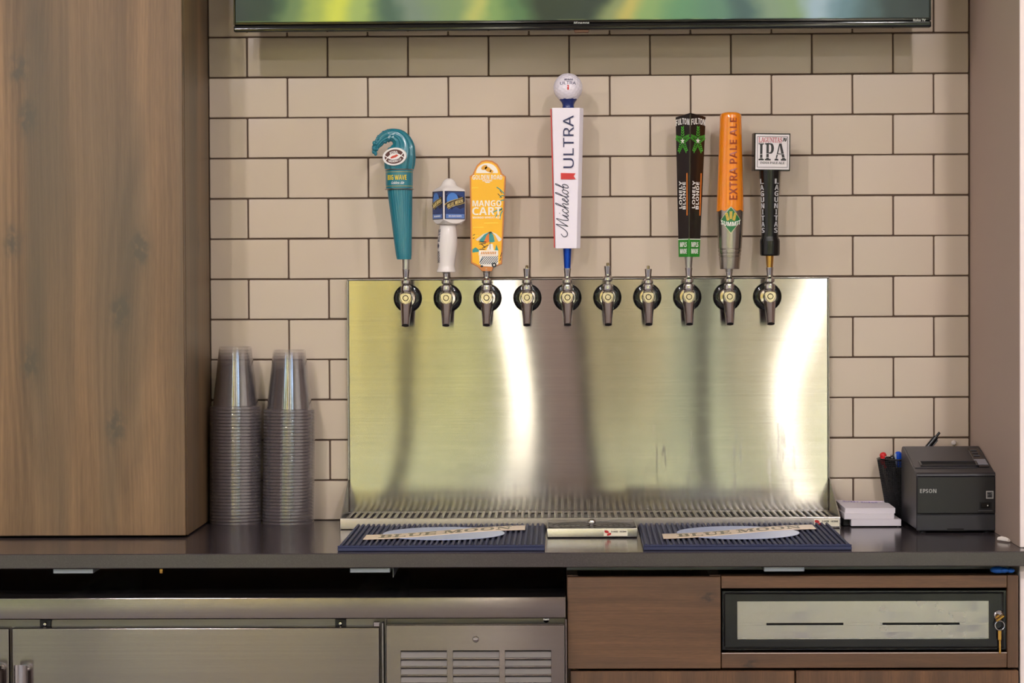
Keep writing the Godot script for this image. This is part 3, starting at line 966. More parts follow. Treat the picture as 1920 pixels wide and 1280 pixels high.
func wave_handle() -> void:
	var t := handle("wave_tap_handle", "teal tap handle shaped as a curling wave, leftmost on the backsplash", 0)
	var teal := mat(c8(24, 116, 132), 0.3)
	teal.clearcoat_enabled = true
	teal.clearcoat = 0.6
	teal.clearcoat_roughness = 0.15
	var deep := mat(c8(14, 84, 98), 0.35)
	var sv: StandardMaterial3D = M.silver
	var g := hg()
	g.lathe([Vector2(6.4, 0), Vector2(6.6, 3), Vector2(7.2, 18)], 24)
	part("ferrule", g, sv, t)
	g = hg()
	var rings := []
	for i in 15:
		var f := i / 14.0
		var r := lerpf(14.2, 23.8, f)
		if i == 0: r = 13.4
		var c := Vector3(lerpf(-3.2, -10.4, f), 18.0 + 131.0 * f, 0)
		var ring := []
		for k in 120:
			var a := -TAU * k / 120
			var e := pow(absf(sin(a * 15.0 + 0.5 * sin(f * 5.0 + a * 3.0))), 0.5)
			var rr := r * (0.955 + 0.045 * e)
			ring.append(c + Vector3(cos(a) * rr, 0, sin(a) * rr * 0.86))
		rings.append(ring)
	g.loft(rings)
	part("grip", g, teal, t, 30)
	g = hg()
	g.xf = Transform3D(Basis.from_scale(Vector3(HU, HU, HU * 0.88)), Vector3.ZERO)
	g.lathe([Vector2(25.2, 149), Vector2(25.6, 160), Vector2(25.8, 186)], 48, Vector3(-11.2, 0, 0))
	var band := part("band", g, teal, t)
	for y in [149.5, 186.0]:
		g = hg()
		g.xf = Transform3D(Basis.from_scale(Vector3(HU, HU, HU * 0.88)), Vector3.ZERO)
		g.lathe([Vector2(25.0, y - 1.2), Vector2(26.6, y - 1.0), Vector2(27.2, y), Vector2(26.6, y + 1.0), Vector2(25.0, y + 1.2)], 48, Vector3(-11.2, 0, 0))
		part("ring", g, sv, t)
	var wrap := func(v: Vector3) -> Vector3:
		var a := v.x / 26.0
		var r := 26.0 + v.z
		return Vector3(-11.2 + sin(a) * r, v.y, cos(a) * r * 0.88)
	g = hg()
	g.text("BIG WAVE", bold, 39.0, 9.2, 0.5, func(v: Vector3) -> Vector3: return wrap.call(v + Vector3(-4.0, 171.0, 0)))
	part("lettering", g, mat(c8(226, 196, 40), 0.4), band)
	g = hg()
	g.text("Golden Ale", serif, 25.0, 5.0, 0.4, func(v: Vector3) -> Vector3: return wrap.call(v + Vector3(-2.0 + v.y * 0.3, 161.0, 0)))
	part("lettering", g, mat(c8(224, 230, 230), 0.4), band)
	g = hg()
	for y in [154.5, 181.0]:
		for i in 22:
			var x := -34.0 + i * 3.1
			var a: Vector3 = wrap.call(Vector3(x, y, 0.0))
			var b: Vector3 = wrap.call(Vector3(x + 3.1, y, 0.0))
			var a2: Vector3 = wrap.call(Vector3(x, y + 0.9, 0.0))
			var b2: Vector3 = wrap.call(Vector3(x + 3.1, y + 0.9, 0.0))
			var d := Vector3(0, 0, 0.35)
			g.quad(a + d, b + d, b2 + d, a2 + d)
	part("gold_line", g, mat(c8(176, 158, 70), 0.4), band)
	# the wave: a ridged horn that rises and curls to the left
	g = hg()
	var raw := [Vector2(-11.5, 186), Vector2(-10.5, 198), Vector2(-8, 214), Vector2(-5.5, 229), Vector2(-9.5, 243), Vector2(-21, 250.5), Vector2(-34, 249.5), Vector2(-44.5, 243), Vector2(-52, 233.5), Vector2(-56, 223)]
	var rad := [25.5, 27.5, 27.0, 22.5, 16.8, 12.2, 10.6, 9.0, 7.2, 3.6]
	var path := []
	var rr2 := []
	for i in raw.size() - 1:
		for s in 4:
			var f := s / 4.0
			var q: Vector2 = raw[i].cubic_interpolate(raw[i + 1], raw[maxi(i - 1, 0)], raw[mini(i + 2, raw.size() - 1)], f)
			path.append(Vector3(q.x, q.y, 0))
			rr2.append(lerpf(rad[i], rad[i + 1], f))
	path.append(Vector3(-57, 219, 0)); rr2.append(1.5)
	g.tube(path, rr2, 72, true, 0.82, 12, 0.055)
	part("wave", g, teal, t, 30)
	var rng := RandomNumberGenerator.new()
	rng.seed = 12
	g = hg()
	for i in 46:
		var f := pow(rng.randf(), 0.8)
		var ix := int(lerpf(path.size() - 15.0, path.size() - 1.0, f))
		var a := rng.randf() * TAU
		var r: float = rr2[ix] * 0.95
		var d: Vector3 = (path[mini(ix + 1, path.size() - 1)] - path[ix - 1]).normalized()
		var o := Vector3(-d.y, d.x, 0)
		g.ball(path[ix] + o * cos(a) * r + Vector3(0, 0, 0.82) * sin(a) * r, Vector3(1, 1, 1) * rng.randf_range(1.6, 3.4), 8, 6)
	for i in 9:
		g.ball(Vector3(-57 + rng.randf_range(-3, 5), 222 + rng.randf_range(-7, 14), rng.randf_range(-4, 6)), Vector3(1, 1.4, 1) * rng.randf_range(2.0, 3.6), 8, 6)
	var foam := part("foam", g, teal, t)
	foam.set_meta("kind", "stuff")
	g = hg()
	for i in 16:
		g.ball(Vector3(-23 + rng.randf_range(-8, 7), 250 + rng.randf_range(-4.5, 4.5), 9.6 + rng.randf_range(-1.0, 0.4)), Vector3(2.2, 1.5, 1.0) * rng.randf_range(0.6, 1.2), 8, 5)
	part("pale_spray", g, mat(c8(168, 192, 200), 0.5), t).set_meta("kind", "stuff")
	# oval badge
	var bx := Transform3D(Basis.from_euler(Vector3(0.05, -0.12, deg_to_rad(8))).scaled(Vector3(HU, HU, HU)), Vector3(-18.5, 209.5, 24.0) * HU)
	g = Geo.new(); g.xf = bx
	g.slab(ellipse(Vector2.ZERO, 22.6, 16.6, 40), -14.0, 1.2, 0.5)
	var badge := part("badge", g, mat(c8(232, 228, 224), 0.35), t)
	g = Geo.new(); g.xf = bx
	g.slab(ellipse(Vector2.ZERO, 18.6, 13.2, 40), 1.0, 1.5)
	part("badge_field", g, mat(c8(84, 40, 34), 0.4), badge)
	g = Geo.new(); g.xf = bx
	g.stroke(curve([Vector2(-19, 5.5), Vector2(-8, -3.4), Vector2(0, -5.0), Vector2(8, -3.4), Vector2(19, 5.5)]), 1.5, 1.5)
	g.stroke(curve([Vector2(-19, -5.5), Vector2(-8, 3.4), Vector2(0, 5.0), Vector2(8, 3.4), Vector2(19, -5.5)]), 1.5, 1.5)
	g.slab(ellipse(Vector2.ZERO, 11.8, 4.2, 24), 1.4, 1.75)
	part("white_fish_outline", g, mat(c8(236, 232, 228), 0.4), badge)
	g = Geo.new(); g.xf = bx
	g.slab(poly([-8, -1, -4, 1.6, 1, 2.4, 5, 3.4, 8.5, 1.2, 6, 0.2, 3, -1.6, -3, -2.4, -7, -2.6]), 1.7, 2.0)
	part("red_emblem", g, mat(c8(200, 66, 44), 0.4), badge)
	g = Geo.new(); g.xf = bx
	g.text("KONA", bold, 15.0, 4.6, 0.4, func(v: Vector3) -> Vector3: return v + Vector3(0, 8.4 - 0.022 * v.x * v.x, 1.5))
	g.text("BREWING CO", bold, 24.0, 4.0, 0.4, func(v: Vector3) -> Vector3: return v + Vector3(0, -8.6 + 0.016 * v.x * v.x, 1.5))
	part("lettering", g, mat(c8(236, 232, 228), 0.4), badge)

func rounded_square(half: float, corner: float, n: int, blend: float, circle: float) -> PackedVector2Array:
	var o := PackedVector2Array()
	for k in n:
		var a := TAU * k / n
		var d := Vector2(cos(a), sin(a))
		var e := 2.0 / corner
		var s := half / pow(pow(absf(d.x), e) + pow(absf(d.y), e), 1.0 / e)
		o.append(d * lerpf(s, circle, blend))
	return o

func lantern_handle() -> void:
	var t := handle("lantern_tap_handle", "short glossy white tap handle with a four-sided lantern head bearing blue panels", 1)
	var white := mat(c8(226, 218, 212), 0.12)
	var g := hg()
	g.lathe([Vector2(6.2, -9), Vector2(7.2, -6)], 24)
	part("ferrule", g, M.silver, t)
	var rings := []
	for q in [[15.8, -6.6, 0.0], [17.6, -6.0, 0.0], [17.9, -4.4, 0.0], [16.4, 0.5, 0.3], [15.2, 6, 0.6], [16.2, 18, 1.2], [18.0, 34, 2], [18.8, 48, 2.6], [18.0, 62, 3], [16.2, 74, 3.4], [15.6, 79, 3.6], [16.2, 81.5, 4]]:
		var ring := []
		for k in 40:
			var a := -TAU * k / 40
			ring.append(Vector3(q[2] + cos(a) * q[0], q[1], sin(a) * q[0]))
		rings.append(ring)
	g = hg()
	g.loft(rings)
	part("grip", g, white, t)
	rings = []
	var ang := deg_to_rad(61)
	for q in [[14.0, 81.5, 1.0], [16.5, 82.2, 0.9], [20.5, 85.5, 0.5], [23.6, 91.5, 0.0], [24.0, 94, 0.0], [24.0, 145.5, 0.0], [23.0, 148.2, 0.1], [20.0, 151.5, 0.5], [16.2, 154.5, 0.9], [14.2, 157.5, 1.0], [12.2, 162, 1.0], [9.4, 166, 1.0], [5.6, 168.4, 1.0], [2.0, 169.2, 1.0]]:
		var ring := []
		var sq := rounded_square(q[0], 0.17, 64, q[2], q[0])
		# skirt: the lower edge hangs lower in the middle of each face
		for k in 64:
			var e := sq[63 - k]
			var dip := 0.0
			if q[1] > 80 and q[1] < 94.5:
				dip = -7.5 * (1.0 - clampf((e.length() - 24.0) / 8.0, 0.0, 1.0)) * clampf((q[1] - 83.0) / 9.0, 0.0, 1.0)
			var p2 := e.rotated(ang)
			ring.append(Vector3(6.2 + p2.x, q[1] + dip, p2.y))
		rings.append(ring)
	g = hg()
	g.loft(rings)
	part("lantern_head", g, white, t, 30)
	for f in [0, 1]:
		var yaw := deg_to_rad(29.0 if f == 1 else -61.0)
		var bx := Transform3D(Basis.from_euler(Vector3(0, yaw, 0)).scaled(Vector3(HU, HU, HU)), Vector3(6.2, 118.5, 0) * HU)
		bx.origin += bx.basis.z.normalized() * 23.9 * HU
		bx.basis = bx.basis * Basis.from_scale(Vector3(1.16, 1.05, 1.0))
		g = Geo.new(); g.xf = bx
		g.slab(poly([-18, -25, 18, -25, 18, 25, -18, 25]), -0.6, 0.5, 0.2)
		var pn := part("label_panel", g, mat(c8(20, 30, 70), 0.25), t)
		g = Geo.new(); g.xf = bx
		g.slab(poly([-16.6, -23.6, 16.6, -23.6, 16.6, -15.5, -16.6, -15.5]), 0.4, 0.7)
		part("pale_strip", g, mat(c8(92, 124, 188), 0.3), pn)
		g = Geo.new(); g.xf = bx
		g.slab(poly([-16.6, -14.6, 16.6, -14.6, 16.6, -4, 9, -7, 2, -3, -6, -8, -16.6, -2]), 0.4, 0.7)
		g.slab(poly([-16.6, 18, -12, 23.4, 16.4, 23.4, 16.4, 14, 4, 18]), 0.4, 0.6)
		part("forest", g, mat(c8(34, 62, 120), 0.3), pn)
		g = Geo.new(); g.xf = bx
		g.slab(ellipse(Vector2(-4.5, 9.5), 10.4, 12.6, 28), 0.4, 0.8)
		part("moon", g, mat(c8(72, 128, 204), 0.3), pn)
		var top := curve([Vector2(-15.6, -3.5), Vector2(-10, 0.8), Vector2(0, 4.6), Vector2(9, 6.8), Vector2(15.6, 9.2)])
		g = Geo.new(); g.xf = bx
		g.stroke(top, 11.0, 0.7, 0.3)
		part("ribbon_edge", g, mat(c8(206, 178, 92), 0.3), pn)
		g = Geo.new(); g.xf = bx
		g.stroke(top, 9.0, 0.9, 0.3)
		part("ribbon", g, mat(c8(48, 36, 30), 0.3), pn)
		g = Geo.new(); g.xf = bx
		var rise := func(v: Vector3) -> Vector3:
			return Vector3(v.x, v.y + 4.2 + v.x * 0.36 - 0.007 * v.x * v.x, v.z + 1.2)
		g.text("BLUE MOON", serif, 28.0, 6.2, 0.4, rise)
		part("lettering", g, mat(c8(238, 214, 140), 0.3), pn)
		g = Geo.new(); g.xf = bx
		g.text("BELGIAN WHITE", bold, 23.0, 3.0, 0.3, func(v: Vector3) -> Vector3: return v + Vector3(0, -19.4, 0.7))
		part("lettering", g, mat(c8(226, 230, 238), 0.3), pn)
	# small dark print running up the left of the grip
	var wrap := func(v: Vector3) -> Vector3:
		var a := v.x / 18.0 - 1.05
		var r := 17.6 + v.z + 1.2 * sin((v.y - 4.0) / 72.0 * PI) - 0.7
		return Vector3(2.0 + (v.y - 40.0) * 0.03 + sin(a) * r, v.y, cos(a) * r)
	g = hg()
	g.text("BLUE", serif, 24.0, 7.0, 0.5, func(v: Vector3) -> Vector3: return wrap.call(Vector3(-v.y, v.x + 62.0, v.z)))
	g.text("MOON", serif, 22.0, 7.0, 0.5, func(v: Vector3) -> Vector3: return wrap.call(Vector3(-v.y, v.x + 22.0, v.z)))
	for q in [[0, 5.5, 4, 0, 0, -5.5, -4, 0]]:
		var o := poly(q)
		var a: Vector3 = wrap.call(Vector3(o[0].x, o[0].y + 43, 1.0))
		g.quad(a, wrap.call(Vector3(o[3].x, o[3].y + 43, 1.0)), wrap.call(Vector3(o[2].x, o[2].y + 43, 1.0)), wrap.call(Vector3(o[1].x, o[1].y + 43, 1.0)))
	part("lettering", g, mat(c8(40, 44, 70), 0.3), t)

func board_handle() -> void:
	var t := handle("board_tap_handle", "flat yellow board tap handle with an arched top and a fruit cart print", 2)
	var o := poly([-8, -5, 10, -5, 12.7, 2, 29, 8.3, 37, 172.2, 29.8, 178, 27, 186.2, 21.7, 195.2, 11.8, 201.5, 1, 203.3, -8, 201.5, -17, 193.4, -21.4, 184.5, -25, 176.4, -30.4, 172.8, -29, 10.4, -16, 3.2])
	var g := hg()
	g.lathe([Vector2(6.2, -9), Vector2(7.2, -4)], 24)
	part("ferrule", g, M.silver, t)
	g = hg()
	g.slab(o, -7.0, 7.0, 0.8)
	part("board", g, mat(c8(204, 128, 62), 0.4), t)
	var f := 7.0
	g = hg()
	g.slab(poly([-13, 6, 9, 4.5, 26, 10.8, 26.6, 12, 34.2, 170.6, 27.5, 176, 24.5, 185.2, 19.6, 193, 11, 198.6, 1, 200.2, -7, 198.6, -15, 191.5, -19, 183.5, -22.8, 174.6, -27.6, 170.8, -26.4, 12.4]), f - 0.3, f + 0.5)
	var face := part("printed_face", g, mat(c8(246, 184, 30), 0.3), t)
	var wht := mat(c8(240, 232, 220), 0.35)
	g = hg()
	for q in [[-27, 150, 14], [-26, 118, 10], [-4, 84, 28], [-25, 76, 22], [8, 112, 18], [-25, 60, 12], [10, 52, 12]]:
		g.slab(poly([q[0], q[1], q[0] + q[2], q[1] + 0.6, q[0] + q[2] - 3, q[1] + 2.6, q[0], q[1] + 2]), f + 0.3, f + 0.7)
	part("pale_streak", g, mat(c8(246, 204, 60), 0.3), face)
	g = hg()
	var half := ellipse(Vector2(2, 178.5), 20.5, 18.5, 24, 0.0, PI)
	g.slab(half, f + 0.4, f + 0.9)
	g.slab(poly([-3, 162.4, 9, 162.4, 6, 160.2, 0, 160.2]), f + 0.4, f + 0.9)
	part("white_sun", g, wht, face)
	g = hg()
	g.slab(ellipse(Vector2(-3, 189), 6.2, 4.0, 16, 0.0, TAU, 0.5), f + 0.8, f + 1.2)
	g.slab(ellipse(Vector2(4, 185.5), 7.0, 4.2, 16, 0.0, TAU, -0.6), f + 0.8, f + 1.2)
	g.slab(ellipse(Vector2(10.5, 181.5), 3.4, 3.0, 12), f + 0.8, f + 1.2)
	part("fruit_emblem", g, mat(c8(226, 160, 40), 0.35), face)
	g = hg()
	g.text("GOLDEN ROAD", bold, 56.0, 8.6, 0.6, func(v: Vector3) -> Vector3: return v + Vector3(2.5, 171.0 - 0.0006 * v.x * v.x, f + 0.6))
	g.text("BREWING", bold, 18.0, 3.0, 0.5, func(v: Vector3) -> Vector3: return v + Vector3(2.5, 164.6, f + 0.5))
	g.text("MANGO", bold, 54.0, 11.0, 0.7, func(v: Vector3) -> Vector3: return v + Vector3(1.5, 122.0, f + 0.5))
	g.text("CART", bold, 54.0, 14.6, 0.7, func(v: Vector3) -> Vector3: return v + Vector3(1.0, 107.5, f + 0.5))
	g.text("MANGO WHEAT ALE", bold, 52.0, 3.8, 0.5, func(v: Vector3) -> Vector3: return v + Vector3(1.0, 95.6, f + 0.5))
	part("lettering", g, wht, face)
	var ink := mat(c8(28, 34, 38), 0.4)
	var teal := mat(c8(36, 140, 138), 0.35)
	# palm fronds at the right edge
	g = hg()
	for q in [[34, 140, 20, 152], [34, 136, 26, 132], [34, 128, 24, 122], [30, 112, 18, 96], [30, 110, 12, 104], [31, 108, 26, 92], [30, 112, 22, 112]]:
		g.stroke(curve([Vector2(q[0], q[1]), Vector2((q[0] + q[2]) / 2.0 - 1, (q[1] + q[3]) / 2.0 + 2), Vector2(q[2], q[3])]), 1.8, f + 0.5, 0.4)
	part("palm_frond", g, teal, face)
	g = hg()
	g.slab(poly([-26, 36, -20, 40, -10, 32, -26, 30]), f + 0.4, f + 0.8)
	g.slab(poly([16, 34, 19, 45, 23, 33]), f + 0.4, f + 0.8)
	part("teal_shape", g, teal, face)
	# umbrella in six gores
	var tones := [c8(226, 214, 196), c8(48, 142, 140), c8(224, 118, 38), c8(48, 142, 140), c8(238, 176, 40), c8(228, 222, 214)]
	var edge := [Vector2(-20, 54), Vector2(-13.5, 53), Vector2(-5, 48.5), Vector2(5.5, 50), Vector2(16, 50.5), Vector2(23, 50.5), Vector2(29, 55)]
	for i in 6:
		g = hg()
		var a: Vector2 = edge[i]
		var b: Vector2 = edge[i + 1]
		g.slab(PackedVector2Array([a, (a + b) / 2 + Vector2(0, -1.6), b, Vector2(8, 68.5).lerp(b, 0.45) + Vector2(signf(b.x - 8), 1.5) * 1.6, Vector2(9, 69), Vector2(7, 69), Vector2(8, 68.5).lerp(a, 0.45) + Vector2(signf(a.x - 8), 1.5) * 1.6]), f + 0.4, f + 0.9)
		part("umbrella_gore", g, mat(tones[i], 0.35), face)
	g = hg()
	g.stroke([Vector2(7, 50), Vector2(7, 36)], 1.0, f + 0.5, 0.4)
	for q in [[-14, 50, 0, 50], [-13, 46, -1, 47], [-10, 47, -2, 39], [-8, 38, 4, 44], [-13, 36, -3, 36]]:
		g.stroke([Vector2(q[0], q[1]), Vector2(q[2], q[3])], 1.3, f + 0.5, 0.4)
	for q in [[30, 140, 26, 146], [30, 132, 22, 140], [-25, 62, -21, 64], [-25, 56, -22, 58], [26, 22, 29, 30], [25, 14, 27, 20]]:
		g.stroke([Vector2(q[0], q[1]), Vector2(q[2], q[3])], 1.2, f + 0.5, 0.4)
	part("ink_line", g, ink, face)
	g = hg()
	g.slab(poly([0, 35, 6, 46, 12, 46, 14, 34]), f + 0.35, f + 0.7)
	g.slab(poly([-14, 34, 22, 34, 22.5, 24.5, -14.4, 24.5]), f + 0.5, f + 1.0)
	g.slab(poly([-13.5, 24, 22, 24, 22.5, 8.5, 14, 3.2, -8, 4.6, -13, 9]), f + 0.5, f + 1.0)
	part("cart_body", g, wht, face)
	g = hg()
	for i in 10:
		var x := -15.0 + i * 3.9
		var a := Vector2(maxf(x - 4.0, -12.5), 8.0 + (3.0 if x < -10 else 0.0))
		var b := Vector2(minf(x + 9.0, 21.5), 23.0)
		if x + 9.0 > 21.5: b.y = 23.0 - (x + 9.0 - 21.5) * 1.1
		g.stroke([a, b], 1.5, f + 0.9, 0.3)
	part("cart_stripe", g, mat(c8(58, 84, 100), 0.4), face)
	g = hg()
	for i in 9:
		g.stroke([Vector2(-9.5 + i * 3.2, 26.6), Vector2(-8.0 + i * 3.2, 31.8)], 1.9, f + 0.9, 0.4)
	part("orange_dash", g, mat(c8(206, 132, 30), 0.4), face)
	g = hg()
	g.slab(ellipse(Vector2(14.4, 6.6), 4.6, 4.6, 20), f + 0.9, f + 1.5)
	g.slab(ellipse(Vector2(-8.6, 4.4), 2.6, 2.0, 14), f + 0.9, f + 1.4)
	part("wheel", g, ink, face)
	g = hg()
	g.slab(ellipse(Vector2(14.4, 6.6), 1.7, 1.7, 14), f + 1.4, f + 1.7)
	part("wheel_hub", g, wht, face)

func ball_handle() -> void:
	var t := handle("golf_tap_handle", "tallest tap handle, white with blue lettering and a golf ball on top", 4)
	var white := mat(c8(236, 228, 236), 0.28)
	var navy := mat(c8(30, 36, 84), 0.3)
	var red := mat(c8(206, 44, 44), 0.35)
	var blue := mat(Color(0.08, 0.28, 0.72), 0.25, 0.75)
	var g := hg()
	g.lathe([Vector2(6.0, -8), Vector2(6.2, 4), Vector2(8.0, 38)], 28)
	part("stem", g, blue, t)
	# tapered body, the right front edge chamfered, turned a little so that its red left side shows
	var rings := []
	for q in [[37.0, -22.6, 23.6], [38.2, -23.2, 24.2], [297.2, -28.4, 31.4], [298.6, -27.6, 30.6]]:
		var a: float = q[1] + 0.6
		var b: float = q[2]
		var ring := []
		for e in [Vector2(a + 1.6, -24), Vector2(a + 0.0, 18.4), Vector2(a + 1.4, 20.4), Vector2(b - 7.2, 18.2), Vector2(b - 5.8, 17.2), Vector2(b, 8), Vector2(b + 0.4, -24)]:
			ring.append(Vector3(e.x, q[0], e.y))
		rings.append(ring)
	g = hg()
	g.loft(rings)
	part("body", g, white, t, 25)
	g = hg()
	g.loft([[Vector3(-23.2, 38.5, -20), Vector3(-24.8, 38.5, 17.4), Vector3(-23.0, 38.5, 17.2), Vector3(-21.0, 38.5, -20)], [Vector3(-28.6, 296.8, -20), Vector3(-30.2, 296.8, 17.4), Vector3(-28.2, 296.8, 17.2), Vector3(-26.5, 296.8, -20)]])
	part("red_side", g, red, t)
	var fz := 20.6
	var up := func(v: Vector3, x: float, y: float) -> Vector3: return Vector3(x - v.y, y + v.x, fz - 0.5 + v.z - (x - v.y) * 0.045)
	g = hg()
	g.text("ULTRA", plain, 98.0, 19.5, 0.9, func(v: Vector3) -> Vector3: return up.call(v, 3.0, 235.5))
	part("lettering", g, navy, t)
	g = hg()
	var rb := []
	for q in [[-11.5, 165.5], [10.6, 165.5], [16.0, 166.0], [12.6, 171.3], [16.0, 176.6], [-11.5, 177.4]]: rb.append(Vector2(q[0], q[1]))
	g.slab(PackedVector2Array(rb), fz - 1.2, fz + 0.4)
	part("red_ribbon", g, red, t)
	# flowing script, drawn as strokes
	var script := [[-0.45, 1.25, -0.8, 0.8, -0.5, 0.25, 0.1, 0.3, 0.55, 1.1, 0.9, 2.05, 0.95, 1.1, 1.0, 0.1], [1.0, 0.1, 1.4, 1.15, 1.8, 2.0, 1.78, 1.0, 1.88, 0.2, 2.1, 0.05, 2.35, 0.4, 2.6, 1.0, 2.5, 0.3, 2.68, 0.02, 2.95, 0.45], [3.5, 0.8, 3.32, 1.0, 3.03, 0.62, 3.1, 0.12, 3.4, 0.06, 3.7, 0.5, 4.1, 1.5, 4.2, 2.1, 4.0, 1.95, 3.9, 1.0, 3.85, 0.0], [3.88, 0.4, 4.2, 0.95, 4.42, 0.8, 4.36, 0.2, 4.52, 0.02, 4.78, 0.42, 5.12, 0.7, 5.1, 1.0, 4.9, 0.88, 4.82, 0.4, 5.0, 0.02, 5.38, 0.4, 5.78, 1.5, 5.86, 2.1, 5.66, 1.9, 5.54, 0.4, 5.7, 0.02, 5.98, 0.4], [6.4, 1.0, 6.1, 0.85, 5.98, 0.35, 6.2, 0.02, 6.5, 0.25, 6.56, 0.75, 6.4, 1.0, 6.6, 0.84, 6.85, 0.9, 7.15, 1.6, 7.24, 2.1, 7.04, 1.9, 6.92, 0.5, 7.08, 0.02, 7.36, 0.2, 7.44, 0.7, 7.22, 0.98, 6.98, 0.7], [2.7, 1.42, 2.76, 1.5]]
	g = hg()
	for s in script:
		var pts := []
		for i in range(0, s.size(), 2): pts.append(Vector2(-8.0 + s[i] * 0.4 * 0, 0) + Vector2(10.6 - (s[i + 1] + 0.0 * s[i]) * 11.4, 66.0 + s[i] * 11.9 + s[i + 1] * 2.6))
		g.xf = Transform3D(Basis.from_scale(Vector3(HU, HU, HU)), Vector3.ZERO)
		g.stroke(curve(pts, 6), 1.35, fz - 0.9, 1.1)
	part("script", g, mat(c8(62, 62, 82), 0.3), t)
	g = hg()
	g.lathe([Vector2(12.6, 297), Vector2(11.0, 301), Vector2(10.6, 305), Vector2(12.5, 310), Vector2(16.2, 314.6), Vector2(16.6, 317.5), Vector2(15.4, 318.2), Vector2(10, 316)], 32, Vector3(3, 0, 0))
	part("tee", g, mat(c8(34, 48, 108), 0.25), t)
	# dimpled ball
	g = hg()
	var seeds := []
	for i in 190:
		var y := 1.0 - 2.0 * (i + 0.5) / 190.0
		var r := sqrt(1.0 - y * y)
		seeds.append(Vector3(cos(i * 2.39996) * r, y, sin(i * 2.39996) * r))
	var bands := {}
	for s in seeds:
		var b := int(floor((s.y + 1.0) * 8.0))
		if not bands.has(b): bands[b] = []
		bands[b].append(s)
	rings = []
	for i in 73:
		var la := PI * (i / 72.0 - 0.5)
		var ring := []
		for k in 112:
			var a := -TAU * k / 112
			var d := Vector3(cos(la) * cos(a), sin(la), cos(la) * sin(a))
			var best := -1.0
			var b := int(floor((d.y + 1.0) * 8.0))
			for bb in [b - 1, b, b + 1]:
				for s in bands.get(bb, []): best = maxf(best, d.dot(s))
			var near := acos(clampf(best, -1.0, 1.0)) / 0.118
			var sink := 0.028 * clampf(1.0 - near * near, 0.0, 1.0)
			ring.append(Vector3(2.8, 337.5, 0) + d * 27.2 * (1.0 - sink))
		rings.append(ring)
	g.loft(rings, false, false)
	part("golf_ball", g, white, t, 80)
	var wrap := func(v: Vector3) -> Vector3:
		var d := Vector3(v.x, v.y, sqrt(maxf(1.0, 27.2 * 27.2 - v.x * v.x - v.y * v.y))).normalized()
		return Vector3(2.8, 337.5, 0) + d * (27.3 + v.z)
	g = hg()
	g.text("ULTRA", plain, 29.0, 5.6, 0.3, func(v: Vector3) -> Vector3: return wrap.call(v + Vector3(0, 7.2 - 0.004 * v.x * v.x, 0)))
	part("lettering", g, navy, t)
	g = hg()
	g.text("Michelob", serif, 16.0, 3.6, 0.3, func(v: Vector3) -> Vector3: return wrap.call(v + Vector3(1.0 + v.y * 0.4, 13.4, 0)))
	part("lettering", g, navy, t)
	g = hg()
	var a := [Vector3(-1.6, 3.0, 0.2), Vector3(-1.6, -5.6, 0.2), Vector3(1.6, -5.6, 0.2), Vector3(1.6, 3.0, 0.2)]
	g.quad(wrap.call(a[0]), wrap.call(a[1]), wrap.call(a[2]), wrap.call(a[3]))
	part("red_tab", g, red, t)

